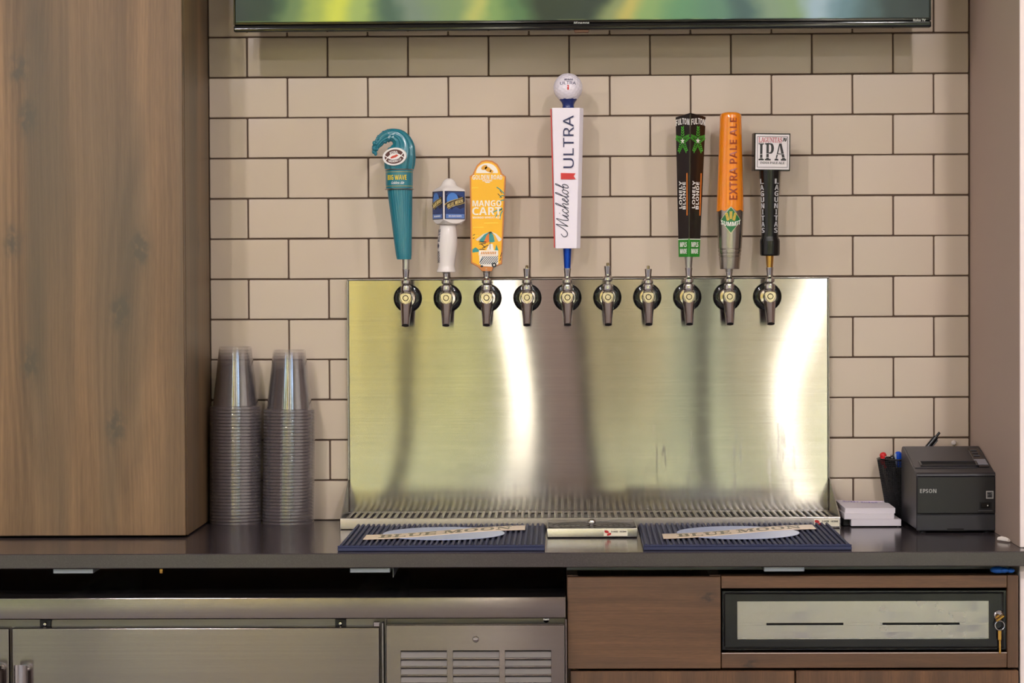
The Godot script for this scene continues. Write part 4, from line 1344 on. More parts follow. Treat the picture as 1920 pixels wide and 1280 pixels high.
func hop_handle() -> void:
	var t := handle("hop_tap_handle", "dark square tap handle seen corner on with green hop stars and a green foot", 7)
	var dark := mat(c8(30, 22, 18), 0.22)
	var green := mat(c8(44, 132, 40), 0.35)
	var leaf := mat(c8(70, 160, 48), 0.4)
	var wht := mat(c8(232, 228, 222), 0.4)
	var g := hg()
	g.lathe([Vector2(6.0, -1), Vector2(6.4, 4), Vector2(8.2, 20.5)], 24)
	part("ferrule", g, M.silver, t)
	# corners of the square at height y: the front corner sits at -4 degrees
	var ca := deg_to_rad(-4.0)
	var corner := func(k: int, y: float) -> Vector3:
		var f := (y - 20.0) / 262.0
		var r := lerpf(20.4, 29.4, f)
		var a := ca + k * PI / 2
		return Vector3(lerpf(0.8, 4.6, f) + sin(a) * r, y, cos(a) * r)
	var ring := func(y: float, lift: float) -> Array:
		var o := []
		for k in 4:
			var c: Vector3 = corner.call(k, y)
			var l: Vector3 = corner.call((k + 3) % 4, y)
			var n: Vector3 = corner.call((k + 1) % 4, y)
			var z := 1.0 if k % 2 == 0 else -0.0
			o.append(c.lerp(l, 0.045) + Vector3(0, lift * z, 0))
			o.append(c.lerp(n, 0.045) + Vector3(0, lift * z, 0))
		return o
	g = hg()
	g.loft([ring.call(54.0, 0.0), ring.call(281.0, 6.0)])
	part("body", g, dark, t, 20)
	g = hg()
	g.loft([ring.call(20.0, 0.0), ring.call(53.9, 0.0)])
	var foot := part("foot", g, green, t, 20)
	# frame on a face: (across -0.5..0.5, height, out)
	for side in [0, 1]:
		var face := func(u: float, y: float, n: float) -> Vector3:
			var l: Vector3 = corner.call(3 if side == 0 else 0, y)
			var r: Vector3 = corner.call(0 if side == 0 else 1, y)
			var d := (r - l).normalized()
			return (l + r) / 2.0 + d * u + Vector3(-d.z, 0, d.x) * n * -1.0
		var flip := 1.0
		var probe: Vector3 = face.call(0.0, 100.0, 1.0) - face.call(0.0, 100.0, 0.0)
		if probe.z < 0: flip = -1.0
		var put := func(v: Vector3, x: float, y: float) -> Vector3: return face.call(v.x + x, v.y + y, flip * (v.z + 0.05))
		g = hg()
		g.text("FULTON", bold, 36.0, 11.5, 0.4, func(v: Vector3) -> Vector3: return put.call(Vector3(v.x, v.y + (5.0 - absf(v.x) * 0.14), v.z), 0.0, 268.0))
		part("lettering", g, wht, t)
		g = hg()
		var rise := func(v: Vector3, x: float, y: float) -> Vector3: return put.call(Vector3(-v.y, v.x, v.z), x, y)
		g.text("LONELY", bold, 51.0, 7.6, 0.4, func(v: Vector3) -> Vector3: return rise.call(v, -6.5, 136.0))
		g.text("BLONDE", bold, 51.0, 7.6, 0.4, func(v: Vector3) -> Vector3: return rise.call(v, 3.0, 134.0))
		part("lettering", g, wht, t)
		g = hg()
		g.quad(put.call(Vector3(9.0, 97, 0.3), 0, 0), put.call(Vector3(12.2, 97, 0.3), 0, 0), put.call(Vector3(12.6, 176, 0.3), 0, 0), put.call(Vector3(9.4, 176, 0.3), 0, 0))
		part("orange_line", g, mat(c8(212, 118, 44), 0.4), t)
		g = hg()
		g.text("MPLS", bold, 17.5, 9.0, 0.4, func(v: Vector3) -> Vector3: return put.call(v, 0.0, 43.0))
		g.text("MADE", bold, 17.5, 9.0, 0.4, func(v: Vector3) -> Vector3: return put.call(v, 0.0, 30.5))
		part("lettering", g, wht, foot)
		g = hg()
		g.quad(put.call(Vector3(-13.6, 52.0, 0.3), 0, 0), put.call(Vector3(13.6, 52.0, 0.3), 0, 0), put.call(Vector3(13.7, 53.6, 0.3), 0, 0), put.call(Vector3(-13.7, 53.6, 0.3), 0, 0))
		part("white_line", g, wht, t)
		# hop star: five arms of paired leaflets round a white centre
		g = hg()
		var hub := Vector2(0, 236.0)
		for arm in 5:
			var a := PI / 2 + arm * TAU / 5
			var d := Vector2(cos(a), sin(a))
			var o := Vector2(-d.y, d.x)
			var sc := 1.0 if arm == 0 else 0.92
			for i in 5:
				for s in [-1.0, 1.0]:
					var base: Vector2 = d * (3.5 + i * 4.5) * sc
					var tip: Vector2 = d * (9.5 + i * 4.6) * sc + o * s * (6.4 - i * 0.8)
					var m: Vector2 = (base + tip) / 2 + o * s * 3.3
					var m2: Vector2 = (base + tip) / 2 - o * s * 1.5
					var w := func(e: Vector2) -> Vector3:
						var sq := Vector2(e.x * 0.78, e.y * 1.02) + hub
						return put.call(Vector3(sq.x, sq.y, 0.3), 0, 0)
					if s > 0: g.quad(w.call(base), w.call(m2), w.call(tip), w.call(m))
					else: g.quad(w.call(base), w.call(m), w.call(tip), w.call(m2))
		part("hop_star", g, leaf, t)
		g = hg()
		for i in 5:
			var a0 := PI / 2 + i * TAU / 5
			var p0 := hub + Vector2(cos(a0), sin(a0)) * 6.4
			var p1 := hub + Vector2(cos(a0 - 0.63), sin(a0 - 0.63)) * 2.4
			var p2 := hub + Vector2(cos(a0 + 0.63), sin(a0 + 0.63)) * 2.4
			g.quad(put.call(Vector3(hub.x, hub.y, 0.5), 0, 0), put.call(Vector3(p1.x, p1.y, 0.5), 0, 0), put.call(Vector3(p0.x, p0.y, 0.5), 0, 0), put.call(Vector3(p2.x, p2.y, 0.5), 0, 0))
		part("white_star", g, wht, t)

func orange_handle() -> void:
	var t := handle("orange_tap_handle", "round tap handle, glossy orange above and brushed steel below with a green diamond", 8)
	var orange := mat(Color.WHITE, 0.14)
	# faint hop print in a duller yellow
	var im := Image.create(96, 256, false, Image.FORMAT_RGB8)
	var nz := FastNoiseLite.new()
	nz.seed = 9
	nz.frequency = 0.045
	nz.noise_type = FastNoiseLite.TYPE_CELLULAR
	for y in 256:
		for x in 96:
			im.set_pixel(x, y, c8(236, 132, 18).lerp(c8(206, 138, 30), clampf(nz.get_noise_2d(x * 1.4, y) * 1.6 + 1.1, 0.0, 1.0) * 0.45))
	orange.albedo_texture = ImageTexture.create_from_image(im)
	orange.clearcoat_enabled = true
	orange.clearcoat = 0.8
	orange.clearcoat_roughness = 0.05
	var st := mat(Color(0.66, 0.63, 0.60), 0.26, 1.0)
	var g := hg()
	g.lathe([Vector2(6.4, -9), Vector2(7.2, -3)], 24)
	part("ferrule", g, M.silver, t)
	var lean := func(y: float) -> float: return 1.0 + y * 0.009
	var rings := []
	# the cuff ends in a wavy edge that rises to a point at the front
	for q in [[20.1, 290.2, 0.2], [20.1, 289.6, 0.6], [20.1, 287.8, 0.86], [20.2, 284.5, 0.98], [20.4, 278, 1.0], [22.2, 215, 1.0], [24.8, 130, 1.0], [25.6, 0, 1.0]]:
		var ring := []
		for k in 48:
			var a := TAU * k / 48
			var y: float = q[1]
			if y == 0.0:
				var da := absf(wrapf(a - PI / 2, -PI, PI))
				y = 104.5 + 9.0 * clampf(1.0 - da / 0.45, 0.0, 1.0) + 3.0 * clampf(1.0 - absf(da - 0.75) / 0.3, 0.0, 1.0)
			ring.append(Vector3(lean.call(q[1] if q[1] > 0 else 106.0) + cos(a) * q[0] * q[2], y, sin(a) * q[0] * q[2] * 0.9))
		rings.append(ring)
	g = hg()
	g.loft(rings, true, false)
	part("orange_grip", g, orange, t)
	rings = []
	for q in [[17.8, -3.0], [18.4, -2.0], [19.6, 12], [20.6, 19.5], [19.9, 20.2], [19.9, 21.2], [20.8, 21.9], [21.2, 26], [20.5, 26.7], [20.5, 27.7], [21.4, 28.4], [21.8, 33], [21.2, 33.7], [21.2, 34.6], [22.2, 35.4], [24.3, 80], [25.0, 104], [24.6, 118]]:
		var ring := []
		for k in 48:
			var a := -TAU * k / 48
			ring.append(Vector3(lean.call(q[1]) + cos(a) * q[0], q[1], sin(a) * q[0] * 0.9))
		rings.append(ring)
	g = hg()
	g.loft(rings)
	part("steel_sleeve", g, st, t)
	var wrap := func(v: Vector3) -> Vector3:
		var r := 24.2 + v.z
		var a := v.x / 25.0
		return Vector3(lean.call(v.y) + sin(a) * r, v.y, cos(a) * r * 0.92)
	var grid := func(o: Array, z: float, gg: Geo) -> void:
		# a diamond laid on the curved sleeve: four bands of quads
		for i in 12:
			for s in [-1.0, 1.0]:
				var f0 := i / 12.0
				var f1 := (i + 1) / 12.0
				var h0: float = o[1] * (1.0 - f0)
				var h1: float = o[1] * (1.0 - f1)
				var x0: float = s * o[0] * f0
				var x1: float = s * o[0] * f1
				var c: float = o[2]
				var p0: Vector3 = wrap.call(Vector3(x0, c - h0, z))
				var p1: Vector3 = wrap.call(Vector3(x1, c - h1, z))
				var p2: Vector3 = wrap.call(Vector3(x1, c + h1, z))
				var p3: Vector3 = wrap.call(Vector3(x0, c + h0, z))
				if s > 0: gg.quad(p0, p1, p2, p3)
				else: gg.quad(p0, p3, p2, p1)
	g = hg(); grid.call([20.5, 25.5, 88.0], 1.4, g)
	var dm := part("diamond_border", g, mat(c8(196, 186, 150), 0.35), t)
	g = hg(); grid.call([19.0, 23.6, 88.0], 1.9, g)
	part("green_diamond", g, mat(c8(28, 110, 58), 0.35), dm)
	g = hg()
	for q in [[-6, 92, -0.25], [0, 95, 0.0], [6, 92, 0.25]]:
		for i in 5:
			for s in [-1.0, 1.0]:
				var b := Vector2(q[0], q[1]) + Vector2(0, -5.0 + i * 2.9).rotated(-q[2])
				var e: Vector2 = b + Vector2(s * 2.6, 2.6).rotated(-q[2])
				var m: Vector2 = b + Vector2(s * 2.2, 0.4).rotated(-q[2])
				var m2: Vector2 = b + Vector2(s * 0.5, 2.6).rotated(-q[2])
				var w := func(v: Vector2) -> Vector3: return wrap.call(Vector3(v.x, v.y, 2.4))
				if s > 0: g.quad(w.call(b), w.call(m), w.call(e), w.call(m2))
				else: g.quad(w.call(b), w.call(m2), w.call(e), w.call(m))
	part("wheat_ear", g, mat(c8(222, 186, 66), 0.35), dm)
	g = hg()
	g.text("SUMMIT", bold, 36.0, 8.0, 0.6, func(v: Vector3) -> Vector3: return wrap.call(v + Vector3(0, 80.5 + 0.012 * v.x * v.x, 2.4)))
	part("lettering", g, mat(c8(240, 238, 230), 0.35), dm)
	var side := func(v: Vector3) -> Vector3:
		var r := lerpf(25.5, 20.9, clampf((v.y - 120.0) / 158.0, 0.0, 1.0)) + v.z
		var a := (v.x + 1.5) / 22.0
		return Vector3(lean.call(v.y) + sin(a) * r, v.y, cos(a) * r * 0.91)
	g = hg()
	g.text("EXTRA PALE ALE", bold, 153.0, 13.5, 0.5, func(v: Vector3) -> Vector3: return side.call(Vector3(2.5 - v.y, v.x + 202.0, v.z)))
	part("lettering", g, mat(c8(158, 66, 18), 0.3), t)

func plaque_handle() -> void:
	var t := handle("plaque_tap_handle", "black tap handle topped by a square white plaque with bold black letters, rightmost", 9)
	var blk := mat(c8(16, 16, 17), 0.12)
	var wht := mat(c8(226, 218, 218), 0.35)
	var g := hg()
	g.lathe([Vector2(5.8, -2), Vector2(6.2, 2), Vector2(7.6, 21.5)], 24)
	part("gold_ferrule", g, M.brass, t)
	g = hg()
	var pr := [Vector2(15.5, 21), Vector2(17.6, 22), Vector2(18.6, 25), Vector2(18.8, 48), Vector2(18.0, 52), Vector2(16.6, 54), Vector2(16.0, 58), Vector2(15.6, 72), Vector2(15.8, 100), Vector2(16.8, 130), Vector2(18.6, 158), Vector2(20.0, 181)]
	g.lathe(pr, 40, Vector3(0.4, 0, 0))
	var grip := part("grip", g, blk, t)
	var bx := Transform3D(Basis.from_euler(Vector3(0, deg_to_rad(5), deg_to_rad(-0.8))).scaled(Vector3(HU, HU, HU)), Vector3(3.0, 214.5, 0.0) * HU)
	g = Geo.new(); g.xf = bx
	g.slab(poly([-34, -35, 34, -35, 34, 35, -34, 35]), -14, 14, 1.4)
	var plq := part("plaque", g, blk, t)
	g = Geo.new(); g.xf = bx
	g.slab(poly([-31.6, -32.6, 31.6, -32.6, 31.6, 32.6, -31.6, 32.6]), 13.5, 14.5)
	part("white_face", g, wht, plq)
	g = Geo.new(); g.xf = bx
	for q in [[0, 28.6, 57, 0.9], [0, -28.6, 57, 0.9], [-28.3, 0, 0.9, 57.6], [28.3, 0, 0.9, 57.6]]:
		g.box(Vector3(q[0], q[1], 14.7), Vector3(q[2], q[3], 0.5))
	part("border_line", g, mat(c8(60, 52, 50), 0.4), plq)
	g = Geo.new(); g.xf = bx
	var f := 14.5
	g.text("LAGUNITAS", serif, 44.0, 9.4, 0.5, func(v: Vector3) -> Vector3: return v + Vector3(-4.0, 22.4, f))
	part("lettering", g, mat(c8(176, 64, 72), 0.4), plq)
	g = Geo.new(); g.xf = bx
	g.stroke(curve([Vector2(19.5, 19.5), Vector2(22, 25), Vector2(24, 20), Vector2(26.4, 26)]), 1.5, f, 0.5)
	g.stroke(curve([Vector2(20, 26), Vector2(24, 25), Vector2(26, 21)]), 1.3, f, 0.5)
	g.text("IPA", serif, 52.0, 32.5, 0.6, func(v: Vector3) -> Vector3: return v + Vector3(0.0, 0.4, f))
	g.text("INDIA PALE ALE", serif, 46.0, 4.0, 0.5, func(v: Vector3) -> Vector3: return v + Vector3(0, -20.2, f))
	part("lettering", g, mat(c8(28, 26, 26), 0.4), plq)
	g = Geo.new(); g.xf = bx
	for q in [[0.0, 16.2], [0.6, -4.0], [0.0, -11.0]]:
		g.stroke([Vector2(-25, q[1] - 1.0), Vector2(-8, q[1] + 0.8), Vector2(6, q[1] - 0.6), Vector2(26, q[1] + 1.0)], 0.7, f + 0.35, 0.4)
	part("stencil_gap", g, wht, plq)
	var wrap := func(v: Vector3, turn: float) -> Vector3:
		var f2 := clampf((v.y - 60.0) / 120.0, 0.0, 1.0)
		var r := lerpf(15.6, 20.0, f2 * f2) + v.z
		var a := v.x / 17.0 + turn
		return Vector3(0.4 + sin(a) * r, v.y, cos(a) * r)
	g = hg()
	var word := "LAGUNITAS"
	for s in 2:
		for i in 9:
			var y := 160.0 - i * 11.4
			g.text(word[i], bold, 9.5 if word[i] != "I" else 4.0, 9.4, 0.5, func(v: Vector3) -> Vector3: return wrap.call(v + Vector3(0, y, 0), 0.72 if s == 0 else -1.02))
	part("lettering", g, mat(c8(196, 194, 196), 0.35), grip)

# ---------------------------------------------------------------- television
func television() -> void:
	var t := thing("television", "large black flat television on the tiles, bottom edge with a blurred green picture", "television", Vector3(0.563, 1.8365, 0.0))
	var x0 := -0.646
	var x1 := 0.646
	part("back_shell", span(Vector3(x0 + 0.01, 0.006, 0.085), Vector3(x1 - 0.01, 0.75, 0.132), 0.008), M.black_matte, t)
	part("wall_mount", span(Vector3(-0.2, 0.2, 0.0005), Vector3(0.2, 0.5, 0.0845), 0.002), M.black_matte, t)
	part("frame", span(Vector3(x0, 0.0, 0.133), Vector3(x1, 0.0125, 0.150), 0.002), M.black_gloss, t, 60)
	part("frame", span(Vector3(x0, 0.0128, 0.133), Vector3(x0 + 0.0035, 0.757, 0.150), 0.001), M.black_gloss, t)
	part("frame", span(Vector3(x1 - 0.0035, 0.0128, 0.133), Vector3(x1, 0.757, 0.150), 0.001), M.black_gloss, t)
	part("frame", span(Vector3(x0, 0.7575, 0.133), Vector3(x1, 0.765, 0.150), 0.001), M.black_gloss, t)
	part("chin", span(Vector3(x0 + 0.003, 0.0128, 0.133), Vector3(x1 - 0.003, 0.0182, 0.1485), 0.001), M.black_gloss, t)
	# a blurred picture of a garden: soft blobs of colour, sent out by the panel
	var im := Image.create(256, 160, false, Image.FORMAT_RGB8)
	var stops := [[0.0, 12, 40, 34], [0.035, 18, 50, 34], [0.075, 96, 120, 70], [0.11, 150, 164, 74], [0.143, 200, 202, 70], [0.175, 150, 168, 88], [0.225, 64, 92, 72], [0.255, 112, 128, 108], [0.315, 120, 142, 92], [0.343, 178, 178, 96], [0.372, 124, 152, 86], [0.41, 84, 118, 72], [0.45, 40, 54, 38], [0.505, 44, 58, 46], [0.538, 132, 140, 90], [0.563, 184, 170, 90], [0.59, 134, 160, 96], [0.64, 96, 140, 98], [0.70, 88, 126, 100], [0.735, 64, 92, 86], [0.775, 122, 142, 112], [0.81, 124, 148, 106], [0.838, 150, 170, 176], [0.88, 92, 122, 126], [0.92, 62, 86, 84], [0.95, 30, 50, 46], [1.0, 24, 40, 38]]
	var nz := FastNoiseLite.new()
	nz.seed = 3
	nz.frequency = 0.012
	for y in 160:
		for x in 256:
			var u := clampf(x / 255.0 + (0.03 + 0.34 * (159 - y) / 159.0) * (nz.get_noise_2d(x, y * 1.6) - nz.get_noise_2d(x, 159 * 1.6)), 0.0, 1.0)
			var i := 0
			while i < stops.size() - 2 and u > stops[i + 1][0]: i += 1
			var f := smoothstep(0.0, 1.0, clampf((u - stops[i][0]) / (stops[i + 1][0] - stops[i][0]), 0.0, 1.0))
			im.set_pixel(x, y, c8(stops[i][1], stops[i][2], stops[i][3]).lerp(c8(stops[i + 1][1], stops[i + 1][2], stops[i + 1][3]), f))
	var sm := mat(c8(8, 8, 8), 0.25)
	sm.emission_enabled = true
	sm.emission_texture = ImageTexture.create_from_image(im)
	sm.emission_operator = BaseMaterial3D.EMISSION_OP_MULTIPLY
	sm.emission = Color.WHITE
	sm.emission_energy_multiplier = 1.0
	var g := Geo.new()
	g.quad(Vector3(x0 + 0.0035, 0.0183, 0.1475), Vector3(x1 - 0.0035, 0.0183, 0.1475), Vector3(x1 - 0.0035, 0.757, 0.1475), Vector3(x0 + 0.0035, 0.757, 0.1475), Vector2(0, 1), Vector2(1, 1), Vector2(1, 0), Vector2(0, 0))
	part("screen", g, sm, t)
	part("panel_core", span(Vector3(x0 + 0.004, 0.0185, 0.133), Vector3(x1 - 0.004, 0.7568, 0.1468)), M.black_matte, t)
	var l := AreaLight3D.new()
	l.name = "screen_light"
	l.area_size = Vector2(1.28, 0.73)
	l.position = Vector3(0, 0.388, 0.1495)
	l.rotation.y = PI
	l.light_energy = 0.05
	l.light_color = Color(0.75, 0.95, 0.55)
	l.shadow_enabled = true
	t.add_child(l)
	var pale := mat(c8(200, 202, 196), 0.4)
	g = Geo.new()
	g.text("Hisense", bold, 0.0282, 0.0058, 0.0004, func(v: Vector3) -> Vector3: return v + Vector3(v.y * 0.25, 0.0125, 0.1487))
	part("lettering", g, pale, t)
	g = Geo.new()
	g.text("Roku TV", bold, 0.0228, 0.0048, 0.0004, func(v: Vector3) -> Vector3: return v + Vector3(0.6245, 0.0135, 0.1487))
	part("lettering", g, pale, t)
	g = Geo.new()
	g.slab(poly([-0.0145, 0.0, 0.0145, 0.0, 0.0125, -0.0055, -0.0125, -0.0055]), 0.136, 0.149, 0.001)
	var rm := mat(c8(96, 66, 50), 0.2)
	part("remote_sensor", g, rm, t)

# ---------------------------------------------------------------- plastic cups
func cups() -> void:
	var pm := mat(Color(0.56, 0.52, 0.53, 0.045), 0.025, 0.0, 0.7)
	pm.transparency = BaseMaterial3D.TRANSPARENCY_ALPHA
	var rm := mat(Color(0.50, 0.46, 0.465, 0.34), 0.03, 0.0, 0.7)
	rm.transparency = BaseMaterial3D.TRANSPARENCY_ALPHA
	rm.clearcoat_enabled = true
	rm.clearcoat = 1.0
	rm.clearcoat_roughness = 0.04
	var g := Geo.new(0.001)
	g.lathe([Vector2(43.2, 6.9), Vector2(42.4, 14), Vector2(37.06, 62), Vector2(31.94, 108), Vector2(31.0, 116.5), Vector2(30.0, 118.6), Vector2(28.4, 118.2), Vector2(27.4, 115.6)], 56, Vector3.ZERO, false, false, true)
	g.lathe([Vector2(42.9, 6.9), Vector2(42.1, 14), Vector2(36.76, 62), Vector2(31.64, 108), Vector2(30.9, 114.7)], 56, Vector3.ZERO, false, false, false)
	var shape := g.mesh(50)
	g = Geo.new(0.001)
	g.lathe([Vector2(47.0, 3.6), Vector2(48.2, 3.2), Vector2(48.5, 0.9), Vector2(48.5, 0.2), Vector2(49.0, 0.1), Vector2(49.3, 0.7), Vector2(49.1, 4.5), Vector2(48.3, 5.2), Vector2(46.0, 5.6), Vector2(43.2, 6.9)], 56, Vector3.ZERO, false, false, false)
	var lip := g.mesh(50)
	var rng := RandomNumberGenerator.new()
	rng.seed = 17
	for s in 2:
		var n: int = [36, 35][s]
		var base: Vector3 = [Vector3(-0.0985, TOP + 0.0002, 0.055), Vector3(0.0022, TOP + 0.0002, 0.057)][s]
		var top: Vector3 = [Vector3(-0.0965, 0, 0.055), Vector3(0.0062, 0, 0.056)][s]
		var words: Array = ["clear plastic cup upside down in the nested stack beside the oak cabinet", "clear plastic cup upside down in the nested stack beside the steel backsplash"]
		var tops: Array = ["topmost clear plastic cup of the stack beside the oak cabinet", "topmost clear plastic cup of the stack beside the steel backsplash"]
		for k in n:
			var o := thing("plastic_cup", "", "")
			part("wall", shape, pm, o)
			part("rim", lip, rm, o)
			var f := float(k) / (n - 1)
			o.position = Vector3(lerpf(base.x, top.x, f) + rng.randf_range(-0.00007, 0.00007), base.y + k * 0.00622, lerpf(base.z, top.z, f) + rng.randf_range(-0.00007, 0.00007))
			o.rotation.y = rng.randf() * TAU
			tag(o, tops[s] if k == n - 1 else words[s], "cup", ["nested cups of the stack beside the cabinet", "nested cups of the stack beside the backsplash"][s])

# ---------------------------------------------------------------- rubber bar mats
func mats() -> void:
	var rib := Geo.new()
	rib.box(Vector3.ZERO, Vector3(0.0046, 0.0045, 0.388), 0.0012)
	var rm := rib.mesh(60)
	var silver := mat(c8(174, 188, 224), 0.3)
	var cream := mat(c8(236, 214, 188), 0.35)
	for q in [[0.3170, 0.3782, 0.0, "left", "blue ribbed rubber bar mat under the first taps, left of the rinser"], [0.8372, 0.3782, -0.6, "right", "blue ribbed rubber bar mat by the check pads, right of the rinser"]]:
		var t := thing("bar_mat", q[4], "bar mat", Vector3(q[0], TOP + 0.0003, q[1]), "ribbed bar mats")
		t.rotation_degrees.y = q[2]
		part("base", span(Vector3(-0.1755, 0, -0.197), Vector3(0.1755, 0.0062, 0.197), 0.001), M.navy, t)
		part("rim", span(Vector3(-0.1755, 0.0062, 0.1932), Vector3(0.1755, 0.0095, 0.197), 0.001), M.navy, t)
		for k in 37:
			var p := part("rib", rm, M.navy, t)
			p.position = Vector3(-0.1705 + k * 0.341 / 36, 0.0082, -0.002)
		var flat := Transform3D(Basis(Vector3(1, 0, 0), Vector3(0, 0, -1), Vector3(0, 1, 0)), Vector3(0.0, 0.0086, 0.0))
		var g := Geo.new(); g.xf = flat
		g.slab(ellipse(Vector2(-0.004, 0.0), 0.108, 0.116, 48), 0.0019, 0.0026, 0.0003)
		var e := part("oval_emblem", g, silver, t)
		var line := func(x: float) -> float: return 0.012 + 0.045 * sin(x * 13.0) + x * 0.28
		var up := PackedVector2Array()
		var low := []
		for i in 25:
			var x := -0.139 + i * 0.278 / 24
			up.append(Vector2(x, line.call(x) + 0.038))
			low.append(Vector2(x, line.call(x) - 0.038))
		low.reverse()
		for v in low: up.append(v)
		g = Geo.new(); g.xf = flat
		g.slab(up, 0.0024, 0.0034, 0.0004)
		part("ribbon", g, cream, e)
		g = Geo.new(); g.xf = flat
		g.text("BLUE MOON", serif, 0.228, 0.05, 0.0006, func(v: Vector3) -> Vector3: return Vector3(v.x, v.y + line.call(v.x), v.z + 0.0032))
		part("lettering", g, mat(c8(126, 118, 92), 0.45), e)

func rinser() -> void:
	var t := thing("glass_rinser", "small steel glass rinser tray with a chrome nozzle between the two bar mats", "rinser", Vector3(0.576, TOP, 0.2785))
	var w := 0.0795
	part("pan", span(Vector3(-w, 0.0005, -0.081), Vector3(w, 0.0125, 0.0785), 0.001), M.steel_dull, t)
	part("front_lip", span(Vector3(-w - 0.001, 0.0015, 0.079), Vector3(w + 0.001, 0.0178, 0.0822), 0.0012), M.trim_steel, t, 60)
	for s in [-1.0, 1.0]:
		part("side_lip", span(Vector3(s * w - 0.0011, 0.0126, -0.081), Vector3(s * w + 0.0011, 0.0176, 0.0785), 0.0006), M.steel, t)
	part("rear_lip", span(Vector3(-w + 0.0012, 0.0126, -0.083), Vector3(w - 0.0012, 0.0176, -0.081)), M.steel, t)
	# drain plate pierced by arcs of bars
	var g := Geo.new()
	var flat := Transform3D(Basis(Vector3(1, 0, 0), Vector3(0, 0, -1), Vector3(0, 1, 0)), Vector3(0.0, 0.0126, 0.0))
	g.xf = flat
	for r in [0.016, 0.026, 0.036, 0.046, 0.056, 0.066, 0.076]:
		for s in 4:
			var pts := []
			for i in 9:
				var a: float = s * PI / 2 + 0.16 + i * (PI / 2 - 0.32) / 8
				pts.append(Vector2(cos(a), sin(a)) * r)
			g.stroke(pts, 0.0062, 0.0, 0.0022)
	for s in 4:
		var d := Vector2.RIGHT.rotated(s * PI / 2)
		g.stroke([d * 0.008, d * 0.077], 0.006, 0.0, 0.0024)
	part("drain_grate", g, M.steel_dull, t)
	g = Geo.new()
	g.lathe([Vector2(0.005, 0.012), Vector2(0.005, 0.0175), Vector2(0.0075, 0.0185), Vector2(0.0078, 0.022), Vector2(0.006, 0.0255), Vector2(0.0025, 0.0275), Vector2(0, 0.0277)], 28)
	part("nozzle", g, M.chrome, t)
	sticker(t, Vector3(0.0415, 0.0094, 0.0825), 0.042, 0.0112)

